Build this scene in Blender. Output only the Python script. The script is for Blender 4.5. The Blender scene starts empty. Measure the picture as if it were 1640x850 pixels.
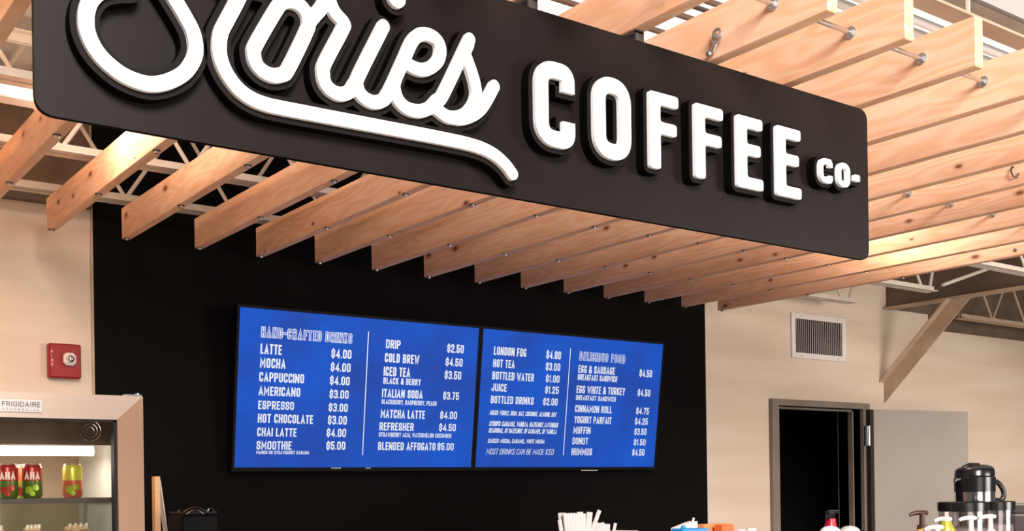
import bpy, bmesh, math, random
from math import sin, cos, pi
from mathutils import Vector, Matrix
random.seed(7)
scene = bpy.context.scene
COL = scene.collection
CH = 1.58                      # camera height above the floor

# ---------------------------------------------------------------- camera
yaw, roll = 0.6342, -0.0142
fw = Vector((sin(yaw), cos(yaw), 0)); rt = Vector((cos(yaw), -sin(yaw), 0)); up = Vector((0, 0, 1))
r2 = rt * cos(roll) + up * sin(roll); u2 = -rt * sin(roll) + up * cos(roll)
cam = bpy.data.cameras.new('camera'); cam_o = bpy.data.objects.new('camera', cam); COL.objects.link(cam_o)
M = Matrix.Identity(4)
for i in range(3):
    M[i][0] = r2[i]; M[i][1] = u2[i]; M[i][2] = -fw[i]
M[2][3] = CH
cam_o.matrix_world = M
cam.sensor_width = 36.0; cam.lens = 1778.8 / 1640 * 36; cam.shift_x = 0.0
cam.shift_y = (778.9 - 425) / 1640
cam.clip_start = 0.02
scene.camera = cam_o

# ---------------------------------------------------------------- world, lights, exposure
scene.view_settings.view_transform = 'Standard'; scene.view_settings.look = 'None'
scene.view_settings.gamma = 1.0; scene.view_settings.use_curve_mapping = False
scene.view_settings.exposure = 0.0
w = bpy.data.worlds.new('world'); scene.world = w; w.use_nodes = True
w.node_tree.nodes['Background'].inputs[0].default_value = (1.0, 0.93, 0.86, 1)
w.node_tree.nodes['Background'].inputs[1].default_value = 0.09

def area(name, loc, target, size, power, color=(1, 1, 1), size_y=None, spread=pi):
    l = bpy.data.lights.new(name, 'AREA'); l.energy = power; l.color = color; l.size = size
    l.spread = spread
    if size_y: l.shape = 'RECTANGLE'; l.size_y = size_y
    o = bpy.data.objects.new(name, l); COL.objects.link(o); o.location = loc
    o.rotation_euler = (Vector(target) - Vector(loc)).to_track_quat('-Z', 'Y').to_euler()
    return o
def spot(name, loc, target, power, color, angle, blend=0.4, r=0.04):
    l = bpy.data.lights.new(name, 'SPOT'); l.energy = power; l.color = color; l.spot_size = math.radians(angle)
    l.spot_blend = blend; l.shadow_soft_size = r
    o = bpy.data.objects.new(name, l); COL.objects.link(o); o.location = loc
    o.rotation_euler = (Vector(target) - Vector(loc)).to_track_quat('-Z', 'Y').to_euler()
    return o
# storefront daylight from behind and left of the camera, high bay lamps over the hall in front of the lattice
area('high_bay_light', (-.6, -4.2, 4.95), (4.0, 2.2, 2.7), 2.8, 1330, (1.0, 0.92, 0.88))
area('storefront_window_light', (1.0, -3.6, 1.5), (3.2, 3.0, 2.0), 3.0, 48, (1.0, 0.90, 0.80), 1.6)
area('side_window_light', (6.3, -1.8, 1.9), (6.3, 5.2, 1.3), 2.4, 235, (1.0, 0.94, 0.88), 1.6)
def lamp(name, loc, power, color, r=.03):
    l = bpy.data.lights.new(name, 'POINT'); l.energy = power; l.color = color; l.shadow_soft_size = r
    o = bpy.data.objects.new(name, l); COL.objects.link(o); o.location = loc; return o
# small lamps hung over gaps of the lattice
lamp('warm_pendant', (-.6, 3.9, CH + 1.45), 48, (1.0, 0.55, 0.26), .08)
lamp('lattice_lamp', (1.05, 3.75, CH + 1.28), 10, (1.0, 0.84, 0.70))
lamp('lattice_lamp', (4.69, 3.25, CH + 1.32), 9, (1.0, 0.86, 0.72))
lamp('lattice_lamp', (4.385, 3.20, CH + 1.32), 7, (1.0, 0.86, 0.72))

# ---------------------------------------------------------------- materials
MAT = {}
def base(name, color, rough=0.6, metal=0.0, spec=None, emit=None, estr=0.0):
    m = bpy.data.materials.new(name); m.use_nodes = True
    b = m.node_tree.nodes['Principled BSDF']
    b.inputs['Base Color'].default_value = (*color, 1); b.inputs['Roughness'].default_value = rough
    b.inputs['Metallic'].default_value = metal
    if spec is not None: b.inputs['Specular IOR Level'].default_value = spec
    if emit: b.inputs['Emission Color'].default_value = (*emit, 1); b.inputs['Emission Strength'].default_value = estr
    MAT[name] = m
    return m
def s2l(r, g, b):
    f = lambda c: (c / 255 / 12.92) if c / 255 <= .04045 else ((c / 255 + .055) / 1.055) ** 2.4
    return (f(r), f(g), f(b))
def noisy(name, c1, c2, scale=(3, 3, 3), rough=0.6, metal=0.0, bump=0.0, detail=4.0, bscale=60, spec=None, lo=.35, hi=.65):
    m = base(name, c1, rough, metal, spec); nt = m.node_tree; N = nt.nodes; L = nt.links
    b = N['Principled BSDF']; tc = N.new('ShaderNodeTexCoord'); mp = N.new('ShaderNodeMapping'); mp.inputs['Scale'].default_value = scale
    nz = N.new('ShaderNodeTexNoise'); nz.inputs['Scale'].default_value = 1.0; nz.inputs['Detail'].default_value = detail
    cr = N.new('ShaderNodeValToRGB'); cr.color_ramp.elements[0].position = lo; cr.color_ramp.elements[1].position = hi
    cr.color_ramp.elements[0].color = (*c1, 1); cr.color_ramp.elements[1].color = (*c2, 1)
    L.new(tc.outputs['Object'], mp.inputs[0]); L.new(mp.outputs[0], nz.inputs['Vector']); L.new(nz.outputs['Fac'], cr.inputs[0]); L.new(cr.outputs[0], b.inputs['Base Color'])
    if bump:
        n2 = N.new('ShaderNodeTexNoise'); n2.inputs['Scale'].default_value = bscale; bp = N.new('ShaderNodeBump'); bp.inputs['Strength'].default_value = bump; bp.inputs['Distance'].default_value = 0.01
        L.new(tc.outputs['Object'], n2.inputs['Vector']); L.new(n2.outputs['Fac'], bp.inputs['Height']); L.new(bp.outputs[0], b.inputs['Normal'])
    return m

def wood(name, light, mid, dark, knotc):
    m = base(name, mid, 0.62); nt = m.node_tree; N = nt.nodes; L = nt.links; b = N['Principled BSDF']
    tc = N.new('ShaderNodeTexCoord'); oi = N.new('ShaderNodeObjectInfo')
    mul = N.new('ShaderNodeVectorMath'); mul.operation = 'SCALE'; mul.inputs[0].default_value = (13.1, 7.7, 5.3)
    L.new(oi.outputs['Random'], mul.inputs['Scale'])
    add = N.new('ShaderNodeVectorMath'); L.new(tc.outputs['Object'], add.inputs[0]); L.new(mul.outputs[0], add.inputs[1])
    # knots
    mk = N.new('ShaderNodeMapping'); mk.inputs['Scale'].default_value = (.3, 4.2, 8.5); L.new(add.outputs[0], mk.inputs[0])
    vo = N.new('ShaderNodeTexVoronoi'); vo.voronoi_dimensions = '2D'; vo.inputs['Scale'].default_value = 1.0
    sx = N.new('ShaderNodeSeparateXYZ'); cx = N.new('ShaderNodeCombineXYZ'); L.new(mk.outputs[0], sx.inputs[0]); L.new(sx.outputs[1], cx.inputs[0]); L.new(sx.outputs[2], cx.inputs[1]); L.new(cx.outputs[0], vo.inputs['Vector'])
    # growth rings : warped bands along the board
    mg = N.new('ShaderNodeMapping'); mg.inputs['Scale'].default_value = (9, .55, 9); L.new(add.outputs[0], mg.inputs[0])
    n0 = N.new('ShaderNodeTexNoise'); n0.inputs['Scale'].default_value = 1.3; n0.inputs['Detail'].default_value = 1.5; L.new(mg.outputs[0], n0.inputs['Vector'])
    kd = N.new('ShaderNodeMath'); kd.operation = 'POWER'; kd.inputs[1].default_value = 1.5; L.new(vo.outputs['Distance'], kd.inputs[0])
    sm = N.new('ShaderNodeMath'); sm.operation = 'MULTIPLY_ADD'; sm.inputs[1].default_value = 16.0; L.new(n0.outputs['Fac'], sm.inputs[0])
    k2 = N.new('ShaderNodeMath'); k2.operation = 'MULTIPLY'; k2.inputs[1].default_value = 3.0; L.new(kd.outputs[0], k2.inputs[0]); L.new(k2.outputs[0], sm.inputs[2])
    fr = N.new('ShaderNodeMath'); fr.operation = 'SINE'
    sc = N.new('ShaderNodeMath'); sc.operation = 'MULTIPLY'; sc.inputs[1].default_value = 3.2; L.new(sm.outputs[0], sc.inputs[0]); L.new(sc.outputs[0], fr.inputs[0])
    mr = N.new('ShaderNodeMapRange'); mr.inputs[1].default_value = -1; mr.inputs[2].default_value = 1; L.new(fr.outputs[0], mr.inputs[0])
    # fine fibres
    mf = N.new('ShaderNodeMapping'); mf.inputs['Scale'].default_value = (160, 4, 160); L.new(add.outputs[0], mf.inputs[0])
    n1 = N.new('ShaderNodeTexNoise'); n1.inputs['Scale'].default_value = 1.0; n1.inputs['Detail'].default_value = 2; L.new(mf.outputs[0], n1.inputs['Vector'])
    # large tone blotches
    n2 = N.new('ShaderNodeTexNoise'); n2.inputs['Scale'].default_value = 1.6; n2.inputs['Detail'].default_value = 2; L.new(add.outputs[0], n2.inputs['Vector'])
    mx = N.new('ShaderNodeMix'); mx.data_type = 'RGBA'; mx.inputs[6].default_value = (*light, 1); mx.inputs[7].default_value = (*mid, 1)
    f1 = N.new('ShaderNodeMath'); f1.operation = 'MULTIPLY'; f1.inputs[1].default_value = 0.46; L.new(mr.outputs[0], f1.inputs[0])
    f2 = N.new('ShaderNodeMath'); f2.operation = 'MULTIPLY_ADD'; f2.inputs[1].default_value = 0.7; L.new(n2.outputs['Fac'], f2.inputs[0]); L.new(f1.outputs[0], f2.inputs[2])
    L.new(f2.outputs[0], mx.inputs[0])
    m2 = N.new('ShaderNodeMix'); m2.data_type = 'RGBA'; m2.blend_type = 'MULTIPLY'; m2.inputs[0].default_value = 0.15; L.new(mx.outputs[2], m2.inputs[6]); L.new(n1.outputs['Color'], m2.inputs[7])
    rnd = N.new('ShaderNodeMapRange'); rnd.inputs[3].default_value = 0.88; rnd.inputs[4].default_value = 1.04; L.new(oi.outputs['Random'], rnd.inputs[0])
    hs = N.new('ShaderNodeHueSaturation'); L.new(rnd.outputs[0], hs.inputs['Value']); L.new(m2.outputs[2], hs.inputs['Color'])
    kr = N.new('ShaderNodeValToRGB'); kr.color_ramp.elements[0].position = 0.05; kr.color_ramp.elements[0].color = (1, 1, 1, 1); kr.color_ramp.elements[1].position = 0.17; kr.color_ramp.elements[1].color = (0, 0, 0, 1)
    e = kr.color_ramp.elements.new(0.095); e.color = (.35, .35, .35, 1)
    sp = N.new('ShaderNodeSeparateColor'); L.new(vo.outputs['Color'], sp.inputs[0])
    ks = N.new('ShaderNodeMath'); ks.operation = 'MULTIPLY_ADD'; ks.inputs[1].default_value = 1.0; ks.inputs[2].default_value = 0.35; L.new(sp.outputs[1], ks.inputs[0])
    kq = N.new('ShaderNodeMath'); kq.operation = 'DIVIDE'; L.new(vo.outputs['Distance'], kq.inputs[0]); L.new(ks.outputs[0], kq.inputs[1]); L.new(kq.outputs[0], kr.inputs[0])
    # only some cells carry a knot
    gt = N.new('ShaderNodeMath'); gt.operation = 'GREATER_THAN'; gt.inputs[1].default_value = 0.74
    L.new(sp.outputs[0], gt.inputs[0])
    kf = N.new('ShaderNodeMath'); kf.operation = 'MULTIPLY'; L.new(kr.outputs[0], kf.inputs[0]); L.new(gt.outputs[0], kf.inputs[1])
    m3 = N.new('ShaderNodeMix'); m3.data_type = 'RGBA'; m3.inputs[7].default_value = (*knotc, 1); L.new(kf.outputs[0], m3.inputs[0]); L.new(hs.outputs[0], m3.inputs[6])
    L.new(m3.outputs[2], b.inputs['Base Color'])
    bp = N.new('ShaderNodeBump'); bp.inputs['Strength'].default_value = 0.15; bp.inputs['Distance'].default_value = 0.003; L.new(n1.outputs['Fac'], bp.inputs['Height']); L.new(bp.outputs[0], b.inputs['Normal'])
    return m
wood('pine', (0.92, 0.60, 0.42), (0.78, 0.40, 0.215), (0.5, 0.25, 0.1), (0.20, 0.06, 0.02))
wood('board_wood', (0.95, 0.60, 0.34), (0.90, 0.52, 0.26), (0.5, 0.25, 0.1), (0.3, 0.12, 0.05))
noisy('sign_black', (0.0065, 0.0043, 0.004), (0.0085, 0.0058, 0.0053), (5, 5, 5), rough=0.45, spec=0.16)
base('sign_edge', (0.002, 0.0015, 0.0015), 0.7, spec=0.05)
base('letter_black', (0.0050, 0.0036, 0.0033), 0.6, spec=0.12)
base('letter_white', (0.86, 0.85, 0.84), 0.5)
noisy('wall_tan', (0.64, 0.50, 0.385), (0.72, 0.59, 0.47), (.7, .7, 5), rough=0.85, bump=0.15, bscale=25)
noisy('wall_black', (0.0022, 0.0017, 0.0015), (0.0032, 0.0025, 0.0022), (2, 2, 2), rough=0.8, spec=0.10)
noisy('floor_concrete', (0.42, 0.38, 0.34), (0.5, 0.46, 0.41), (1, 1, 1), rough=0.5)
noisy('deck_paint', (0.74, 0.68, 0.62), (0.80, 0.75, 0.70), (3, 3, 3), rough=0.6)
noisy('steel_cream', (0.62, 0.53, 0.44), (0.70, 0.61, 0.52), (8, 8, 8), rough=0.5)
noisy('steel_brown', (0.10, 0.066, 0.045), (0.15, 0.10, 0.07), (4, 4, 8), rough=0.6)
noisy('brace_paint', (0.42, 0.29, 0.20), (0.52, 0.37, 0.26), (6, 6, 6), rough=0.55)
base('skylight', (0, 0, 0), 0.5, emit=(1.0, 0.97, 0.95), estr=1.0)
noisy('upper_wall_shade', (0.16, 0.10, 0.065), (0.21, 0.14, 0.09), (2, 2, 4), rough=0.8)
base('zinc', (0.62, 0.63, 0.65), 0.28, 1.0)
base('zinc_dark', (0.09, 0.08, 0.07), 0.5, 0.6)
base('pipe_white', (0.80, 0.78, 0.76), 0.4)
base('pipe_red_brown', (0.22, 0.12, 0.08), 0.5)
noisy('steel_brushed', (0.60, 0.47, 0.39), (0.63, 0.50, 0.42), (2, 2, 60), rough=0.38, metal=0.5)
noisy('steel_brushed_shaded', (0.44, 0.27, 0.18), (0.46, 0.285, 0.19), (60, 2, 2), rough=0.38, metal=0.5)  # same steel, darker reflection of the side rails put into its colour
base('gasket', (0.01, 0.01, 0.01), 0.6)
base('cabinet_white', (0.80, 0.78, 0.70), 0.5)
base('cabinet_tan', (0.50, 0.36, 0.24), 0.5)
base('cabinet_dark', (0.14, 0.09, 0.055), 0.5)
base('tube_lamp', (1, 1, 1), 0.5, emit=(1, 0.95, 0.88), estr=6.0)
base('badge', (0.62, 0.60, 0.59), 0.4, 0.0)
base('badge_ink', (0.16, 0.14, 0.14), 0.4)
base('black_plastic', (0.008, 0.008, 0.008), 0.22)
base('black_matte', (0.010, 0.009, 0.009), 0.6)
base('chrome', (0.8, 0.8, 0.8), 0.12, 1.0)
base('alarm_red', (0.26, 0.004, 0.008), 0.35)
base('alarm_ink', (0.80, 0.45, 0.40), 0.5)
base('vent_white', (0.78, 0.70, 0.66), 0.45)
base('vent_dark', (0.05, 0.035, 0.03), 0.8)
noisy('door_frame_paint', (0.20, 0.155, 0.125), (0.24, 0.19, 0.155), (4, 4, 4), rough=0.45)
noisy('door_paint', (0.36, 0.31, 0.27), (0.40, 0.35, 0.30), (1.5, 1.5, 1.5), rough=0.5)
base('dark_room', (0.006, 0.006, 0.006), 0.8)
base('door_gap_shade', (0.02, 0.013, 0.01), 0.5)
base('screen_bezel', (0.004, 0.004, 0.005), 0.55, spec=0.1)
base('straw_paper', (0.46, 0.445, 0.435), 0.7)
base('fascia_paint', (0.36, 0.34, 0.32), 0.6)
base('contents_grey', (0.45, 0.41, 0.41), 0.5)
base('paper_white', (0.82, 0.80, 0.78), 0.7)
base('pump_white', (0.62, 0.60, 0.58), 0.35)
base('pump_brown', (0.045, 0.014, 0.008), 0.4)
base('box_blue', (0.008, 0.22, 0.55), 0.4)
base('box_orange', (0.62, 0.10, 0.008), 0.4)
base('box_orange_pale', (0.66, 0.26, 0.10), 0.5)
base('bottle_red', (0.42, 0.003, 0.03), 0.3)
base('machine_grey', (0.16, 0.14, 0.14), 0.35, 0.3)
base('counter_grey', (0.22, 0.20, 0.19), 0.4)
base('counter_front', (0.02, 0.018, 0.017), 0.5)
base('pastry', (0.62, 0.38, 0.20), 0.6)
base('pastry_light', (0.82, 0.70, 0.56), 0.5)
base('can_red', (0.36, 0.025, 0.02), 0.3, 0.35)
base('can_green', (0.10, 0.16, 0.02), 0.3, 0.35)
base('can_yellow', (0.66, 0.62, 0.08), 0.3, 0.3)
base('can_coral', (0.62, 0.15, 0.07), 0.3, 0.3)
base('can_lime', (0.35, 0.50, 0.03), 0.3, 0.3)
base('can_olive', (0.45, 0.42, 0.05), 0.3, 0.35)
base('can_ink', (0.85, 0.72, 0.66), 0.4)
base('cap_orange', (0.85, 0.40, 0.10), 0.5)
noisy('screen_blue', (0, 0, 0), (0, 0, 0))
for nm in ('screen_blue',):
    m = MAT[nm]; N = m.node_tree.nodes; L = m.node_tree.links; b = N['Principled BSDF']
    b.inputs['Roughness'].default_value = 0.5; b.inputs['Specular IOR Level'].default_value = 0.05; b.inputs['Base Color'].default_value = (0, 0, 0, 1)
    for l in list(b.inputs['Base Color'].links): L.remove(l)
    cr = [n for n in N if n.type == 'VALTORGB'][0]
    cr.color_ramp.elements[0].color = (*s2l(38, 78, 178), 1); cr.color_ramp.elements[1].color = (*s2l(30, 92, 208), 1)
    L.new(cr.outputs[0], b.inputs['Emission Color']); b.inputs['Emission Strength'].default_value = 0.9
base('screen_text', (0, 0, 0), 0.4, emit=(0.80, 0.82, 0.88), estr=0.95)
base('screen_fill', (0, 0, 0), 0.4, emit=s2l(36, 84, 190), estr=1.0)
def clear(name, tint, gloss=0.08, rough=0.02):
    m = bpy.data.materials.new(name); m.use_nodes = True; N = m.node_tree.nodes; L = m.node_tree.links
    for n in list(N): N.remove(n)
    out = N.new('ShaderNodeOutputMaterial'); t = N.new('ShaderNodeBsdfTransparent'); g = N.new('ShaderNodeBsdfGlossy'); mx = N.new('ShaderNodeMixShader')
    t.inputs[0].default_value = (*tint, 1); g.inputs['Roughness'].default_value = rough; mx.inputs[0].default_value = gloss
    L.new(t.outputs[0], mx.inputs[1]); L.new(g.outputs[0], mx.inputs[2]); L.new(mx.outputs[0], out.inputs[0]); MAT[name] = m
clear('door_glass', (0.93, 0.92, 0.90), 0.02)
clear('shelf_glass', (0.62, 0.68, 0.66), 0.18)
clear('canister_clear', (0.86, 0.83, 0.83), 0.16, 0.15)
clear('wrap_clear', (0.9, 0.88, 0.85), 0.25, 0.15)

# ---------------------------------------------------------------- geometry helpers (world coordinates, Z given above the floor)
class G:
    def __init__(s): s.v = []; s.f = []; s.m = []
    def add(s, vs, fs, mi=0):
        o = len(s.v); s.v += [tuple(v) for v in vs]; s.f += [tuple(i + o for i in f) for f in fs]; s.m += [mi] * len(fs); return s
    def box(s, x0, x1, y0, y1, z0, z1, mi=0, c=0.0):
        if c <= 0:
            vs = [(x0, y0, z0), (x1, y0, z0), (x1, y1, z0), (x0, y1, z0), (x0, y0, z1), (x1, y0, z1), (x1, y1, z1), (x0, y1, z1)]
            return s.add(vs, [(0, 3, 2, 1), (4, 5, 6, 7), (0, 1, 5, 4), (1, 2, 6, 5), (2, 3, 7, 6), (3, 0, 4, 7)], mi)
        b = bmesh.new(); bmesh.ops.create_cube(b, size=1.0)
        for v in b.verts: v.co = Vector(((x0 + x1) / 2 + v.co.x * (x1 - x0), (y0 + y1) / 2 + v.co.y * (y1 - y0), (z0 + z1) / 2 + v.co.z * (z1 - z0)))
        bmesh.ops.bevel(b, geom=list(b.edges), offset=c, segments=1, affect='EDGES')
        b.verts.index_update(); s.add([v.co[:] for v in b.verts], [[v.index for v in f.verts] for f in b.faces], mi); b.free(); return s
    def tube(s, p0, p1, r, n=10, mi=0, r1=None, cap=True):
        p0 = Vector(p0); p1 = Vector(p1); d = (p1 - p0).normalized(); a = d.orthogonal().normalized(); b = d.cross(a); r1 = r if r1 is None else r1
        vs = [p0 + (a * cos(2 * pi * i / n) + b * sin(2 * pi * i / n)) * r for i in range(n)] + [p1 + (a * cos(2 * pi * i / n) + b * sin(2 * pi * i / n)) * r1 for i in range(n)]
        fs = [(i, (i + 1) % n, n + (i + 1) % n, n + i) for i in range(n)]
        if cap: fs += [tuple(range(n))[::-1], tuple(range(n, 2 * n))]
        return s.add(vs, fs, mi)
    def path(s, pts, r, n=8, mi=0):
        pts = [Vector(p) for p in pts]; rings = []; prev = None
        for i, p in enumerate(pts):
            d = (pts[min(i + 1, len(pts) - 1)] - pts[max(i - 1, 0)]).normalized()
            a = d.orthogonal().normalized() if prev is None else (prev - d * prev.dot(d)).normalized()
            prev = a; b = d.cross(a); rr = r[i] if isinstance(r, (list, tuple)) else r
            rings.append([p + (a * cos(2 * pi * k / n) + b * sin(2 * pi * k / n)) * rr for k in range(n)])
        vs = [v for R in rings for v in R]; fs = []
        for i in range(len(rings) - 1):
            for k in range(n): fs.append((i * n + k, i * n + (k + 1) % n, (i + 1) * n + (k + 1) % n, (i + 1) * n + k))
        fs += [tuple(range(n))[::-1], tuple(range(len(vs) - n, len(vs)))]
        return s.add(vs, fs, mi)
    def lathe(s, cx, cy, prof, n=24, mi=0, a0=0, a1=2 * pi, mis=None):
        full = abs(a1 - a0 - 2 * pi) < 1e-6; m = n if full else n + 1
        vs = [(cx + r * cos(a0 + (a1 - a0) * k / n), cy + r * sin(a0 + (a1 - a0) * k / n), z) for r, z in prof for k in range(m)]
        o = len(s.v); s.v += vs
        for i in range(len(prof) - 1):
            for k in range(n):
                k2 = (k + 1) % m
                s.f.append((o + i * m + k, o + i * m + k2, o + (i + 1) * m + k2, o + (i + 1) * m + k)); s.m.append(mis[i] if mis else mi)
        return s
    def prism(s, prof, p0, p1, side, upv, mi=0):
        """2D profile (a,b) swept from p0 to p1; a along side, b along upv"""
        p0 = Vector(p0); p1 = Vector(p1); side = Vector(side); upv = Vector(upv); n = len(prof)
        vs = [p + side * a + upv * b for p in (p0, p1) for a, b in prof]
        fs = [(i, (i + 1) % n, n + (i + 1) % n, n + i) for i in range(n)] + [tuple(range(n))[::-1], tuple(range(n, 2 * n))]
        return s.add(vs, fs, mi)
    def ball(s, c, r, n=12, mi=0, sz=1.0, half=False):
        prof = []
        for i in range(n // 2 + 1):
            a = -pi / 2 + pi * i / (n // 2)
            if half and a < 0: continue
            prof.append((max(r * cos(a), 1e-5), c[2] + r * sin(a) * sz))
        return s.lathe(c[0], c[1], prof, n, mi)

def mesh(name, g, mats, parent=None, smooth=False, label=None, cat=None, group=None, kind=None, recalc=True):
    if isinstance(mats, str): mats = [mats]
    if parent is not None:
        root = parent
        while root.parent: root = root.parent
        org = Vector(root['_o']) if '_o' in root else Vector(root.location)
    else:
        xs = [v[0] for v in g.v]; ys = [v[1] for v in g.v]; zs = [v[2] for v in g.v]
        org = Vector(((min(xs) + max(xs)) / 2, (min(ys) + max(ys)) / 2, min(zs)))
    me = bpy.data.meshes.new(name); me.from_pydata([tuple(Vector(v) - org) for v in g.v], [], g.f)
    for m in mats: me.materials.append(MAT[m])
    for p, mi in zip(me.polygons, g.m): p.material_index = mi; p.use_smooth = smooth
    if recalc:
        b = bmesh.new(); b.from_mesh(me); bmesh.ops.recalc_face_normals(b, faces=b.faces); b.to_mesh(me); b.free()
    if smooth:
        try: me.set_sharp_from_angle(angle=math.radians(38))
        except Exception: pass
    o = bpy.data.objects.new(name, me); COL.objects.link(o)
    if parent is not None: o.parent = parent
    else: o.location = org
    if label: o['label'] = label
    if cat: o['category'] = cat
    if group: o['group'] = group
    if kind: o['kind'] = kind
    return o
def thing(name, loc, label, cat, group=None, kind=None):
    o = bpy.data.objects.new(name, None); COL.objects.link(o); o.location = loc; o.empty_display_size = 0.1
    if label: o['label'] = label
    if cat: o['category'] = cat
    if group: o['group'] = group
    if kind: o['kind'] = kind
    return o

# ---------------------------------------------------------------- stroke lettering
def fillet(pts, r, closed=False, n=4):
    out = []; N = len(pts)
    for i, p in enumerate(pts):
        if not closed and i in (0, N - 1): out.append(p); continue
        a = Vector(pts[i - 1]); b = Vector(p); c = Vector(pts[(i + 1) % N])
        d1 = a - b; d2 = c - b; l1, l2 = d1.length, d2.length
        if l1 < 1e-9 or l2 < 1e-9: out.append(p); continue
        d1 /= l1; d2 /= l2; dot = max(-1, min(1, d1.dot(d2)))
        if dot < -0.995: out.append(p); continue
        ang = math.acos(dot); t = min(r / math.tan(ang / 2), l1 * .49, l2 * .49)
        s = b + d1 * t; e = b + d2 * t
        for k in range(n + 1):
            u = k / n; q = s * (1 - u) ** 2 + b * 2 * u * (1 - u) + e * u * u; out.append((q.x, q.y))
    return out
def smooth_curve(pts, per=4):
    P = [Vector(p) for p in pts]; out = []
    for i in range(len(P) - 1):
        p0 = P[i - 1] if i else P[0] * 2 - P[1]; p1 = P[i]; p2 = P[i + 1]; p3 = P[i + 2] if i + 2 < len(P) else P[-1] * 2 - P[-2]
        for k in range(per):
            t = k / per
            q = 0.5 * ((2 * p1) + (p2 - p0) * t + (2 * p0 - 5 * p1 + 4 * p2 - p3) * t * t + (3 * p1 - p0 - 3 * p2 + p3) * t ** 3); out.append((q.x, q.y))
    out.append(tuple(P[-1])); return out
def dedupe(pts):
    out = []
    for p in pts:
        if not out or (Vector(p) - Vector(out[-1])).length > 1e-6: out.append(tuple(p))
    if len(out) > 2 and (Vector(out[0]) - Vector(out[-1])).length < 1e-6: out.pop()
    return out
def sides(pts, hw, closed=False):
    L = []; R = []; N = len(pts)
    for i in range(N):
        b = Vector(pts[i]); a = Vector(pts[i - 1]) if (i or closed) else None; c = Vector(pts[(i + 1) % N]) if (i < N - 1 or closed) else None
        ds = []
        if a is not None and (b - a).length > 1e-9: ds.append((b - a).normalized())
        if c is not None and (c - b).length > 1e-9: ds.append((c - b).normalized())
        t = sum(ds, Vector((0, 0)))
        t = t.normalized() if t.length > 1e-6 else ds[0]
        nrm = Vector((-t.y, t.x)); k = nrm.dot(Vector((-ds[0].y, ds[0].x))); k = max(k, 0.45)
        L.append(b + nrm * hw / k); R.append(b - nrm * hw / k)
    return L, R
def ribbon_flat(pts, wd, closed=False):
    pts = dedupe(pts); L, R = sides(pts, wd / 2, closed); vs = L + R; n = len(L); fs = []
    for i in range(n if closed else n - 1):
        j = (i + 1) % n; fs.append((i, j, n + j, n + i))
    return vs, fs
def arc(c, a, b, n=8):
    c = Vector(c); a = Vector(a); va = a - c; out = []
    for k in range(1, n):
        t = -pi * k / n; out.append(c + Vector((va.x * cos(t) - va.y * sin(t), va.x * sin(t) + va.y * cos(t))))
    return out
def solid_ribbon(g, pts, wd, y0, y1, closed=False, cap='round', mi=0, ms=0):
    """stroke in the X-Z plane: face at y0 (towards the viewer), back at y1"""
    pts = dedupe(pts); L, R = sides(pts, wd / 2, closed); n = len(L)
    def V(p, y): return (p[0], y, p[1])
    g.add([V(p, y0) for p in L + R], [(i, (i + 1) % n, n + (i + 1) % n, n + i) for i in range(n if closed else n - 1)], mi)
    loops = [L, R] if closed else []
    if not closed:
        ea = arc(pts[-1], L[-1], R[-1]) if cap == 'round' else []
        sa = arc(pts[0], R[0], L[0]) if cap == 'round' else []
        if cap == 'round':
            g.add([V(p, y0) for p in [L[-1]] + ea + [R[-1]]], [tuple(range(len(ea) + 2))], mi)
            g.add([V(p, y0) for p in [R[0]] + sa + [L[0]]], [tuple(range(len(sa) + 2))], mi)
        loops = [L + ea + R[::-1] + sa]
    for lp in loops:
        m = len(lp); g.add([V(p, y0) for p in lp] + [V(p, y1) for p in lp], [(i, (i + 1) % m, m + (i + 1) % m, m + i) for i in range(m)], ms)
    return g
def solid_poly(g, pts, y0, y1, mi=0, ms=0, back=False):
    n = len(pts); vs = [(p[0], y0, p[1]) for p in pts] + [(p[0], y1, p[1]) for p in pts]
    g.add(vs[:n], [tuple(range(n))], mi); g.add(vs, [(i, (i + 1) % n, n + (i + 1) % n, n + i) for i in range(n)], ms)
    if back: g.add(vs[n:], [tuple(range(n))], ms)
    return g
def grow(pts, d):
    """offset a closed counter-clockwise polygon outwards"""
    L, R = sides(dedupe(pts), d, True); return [tuple(p) for p in R]

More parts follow.
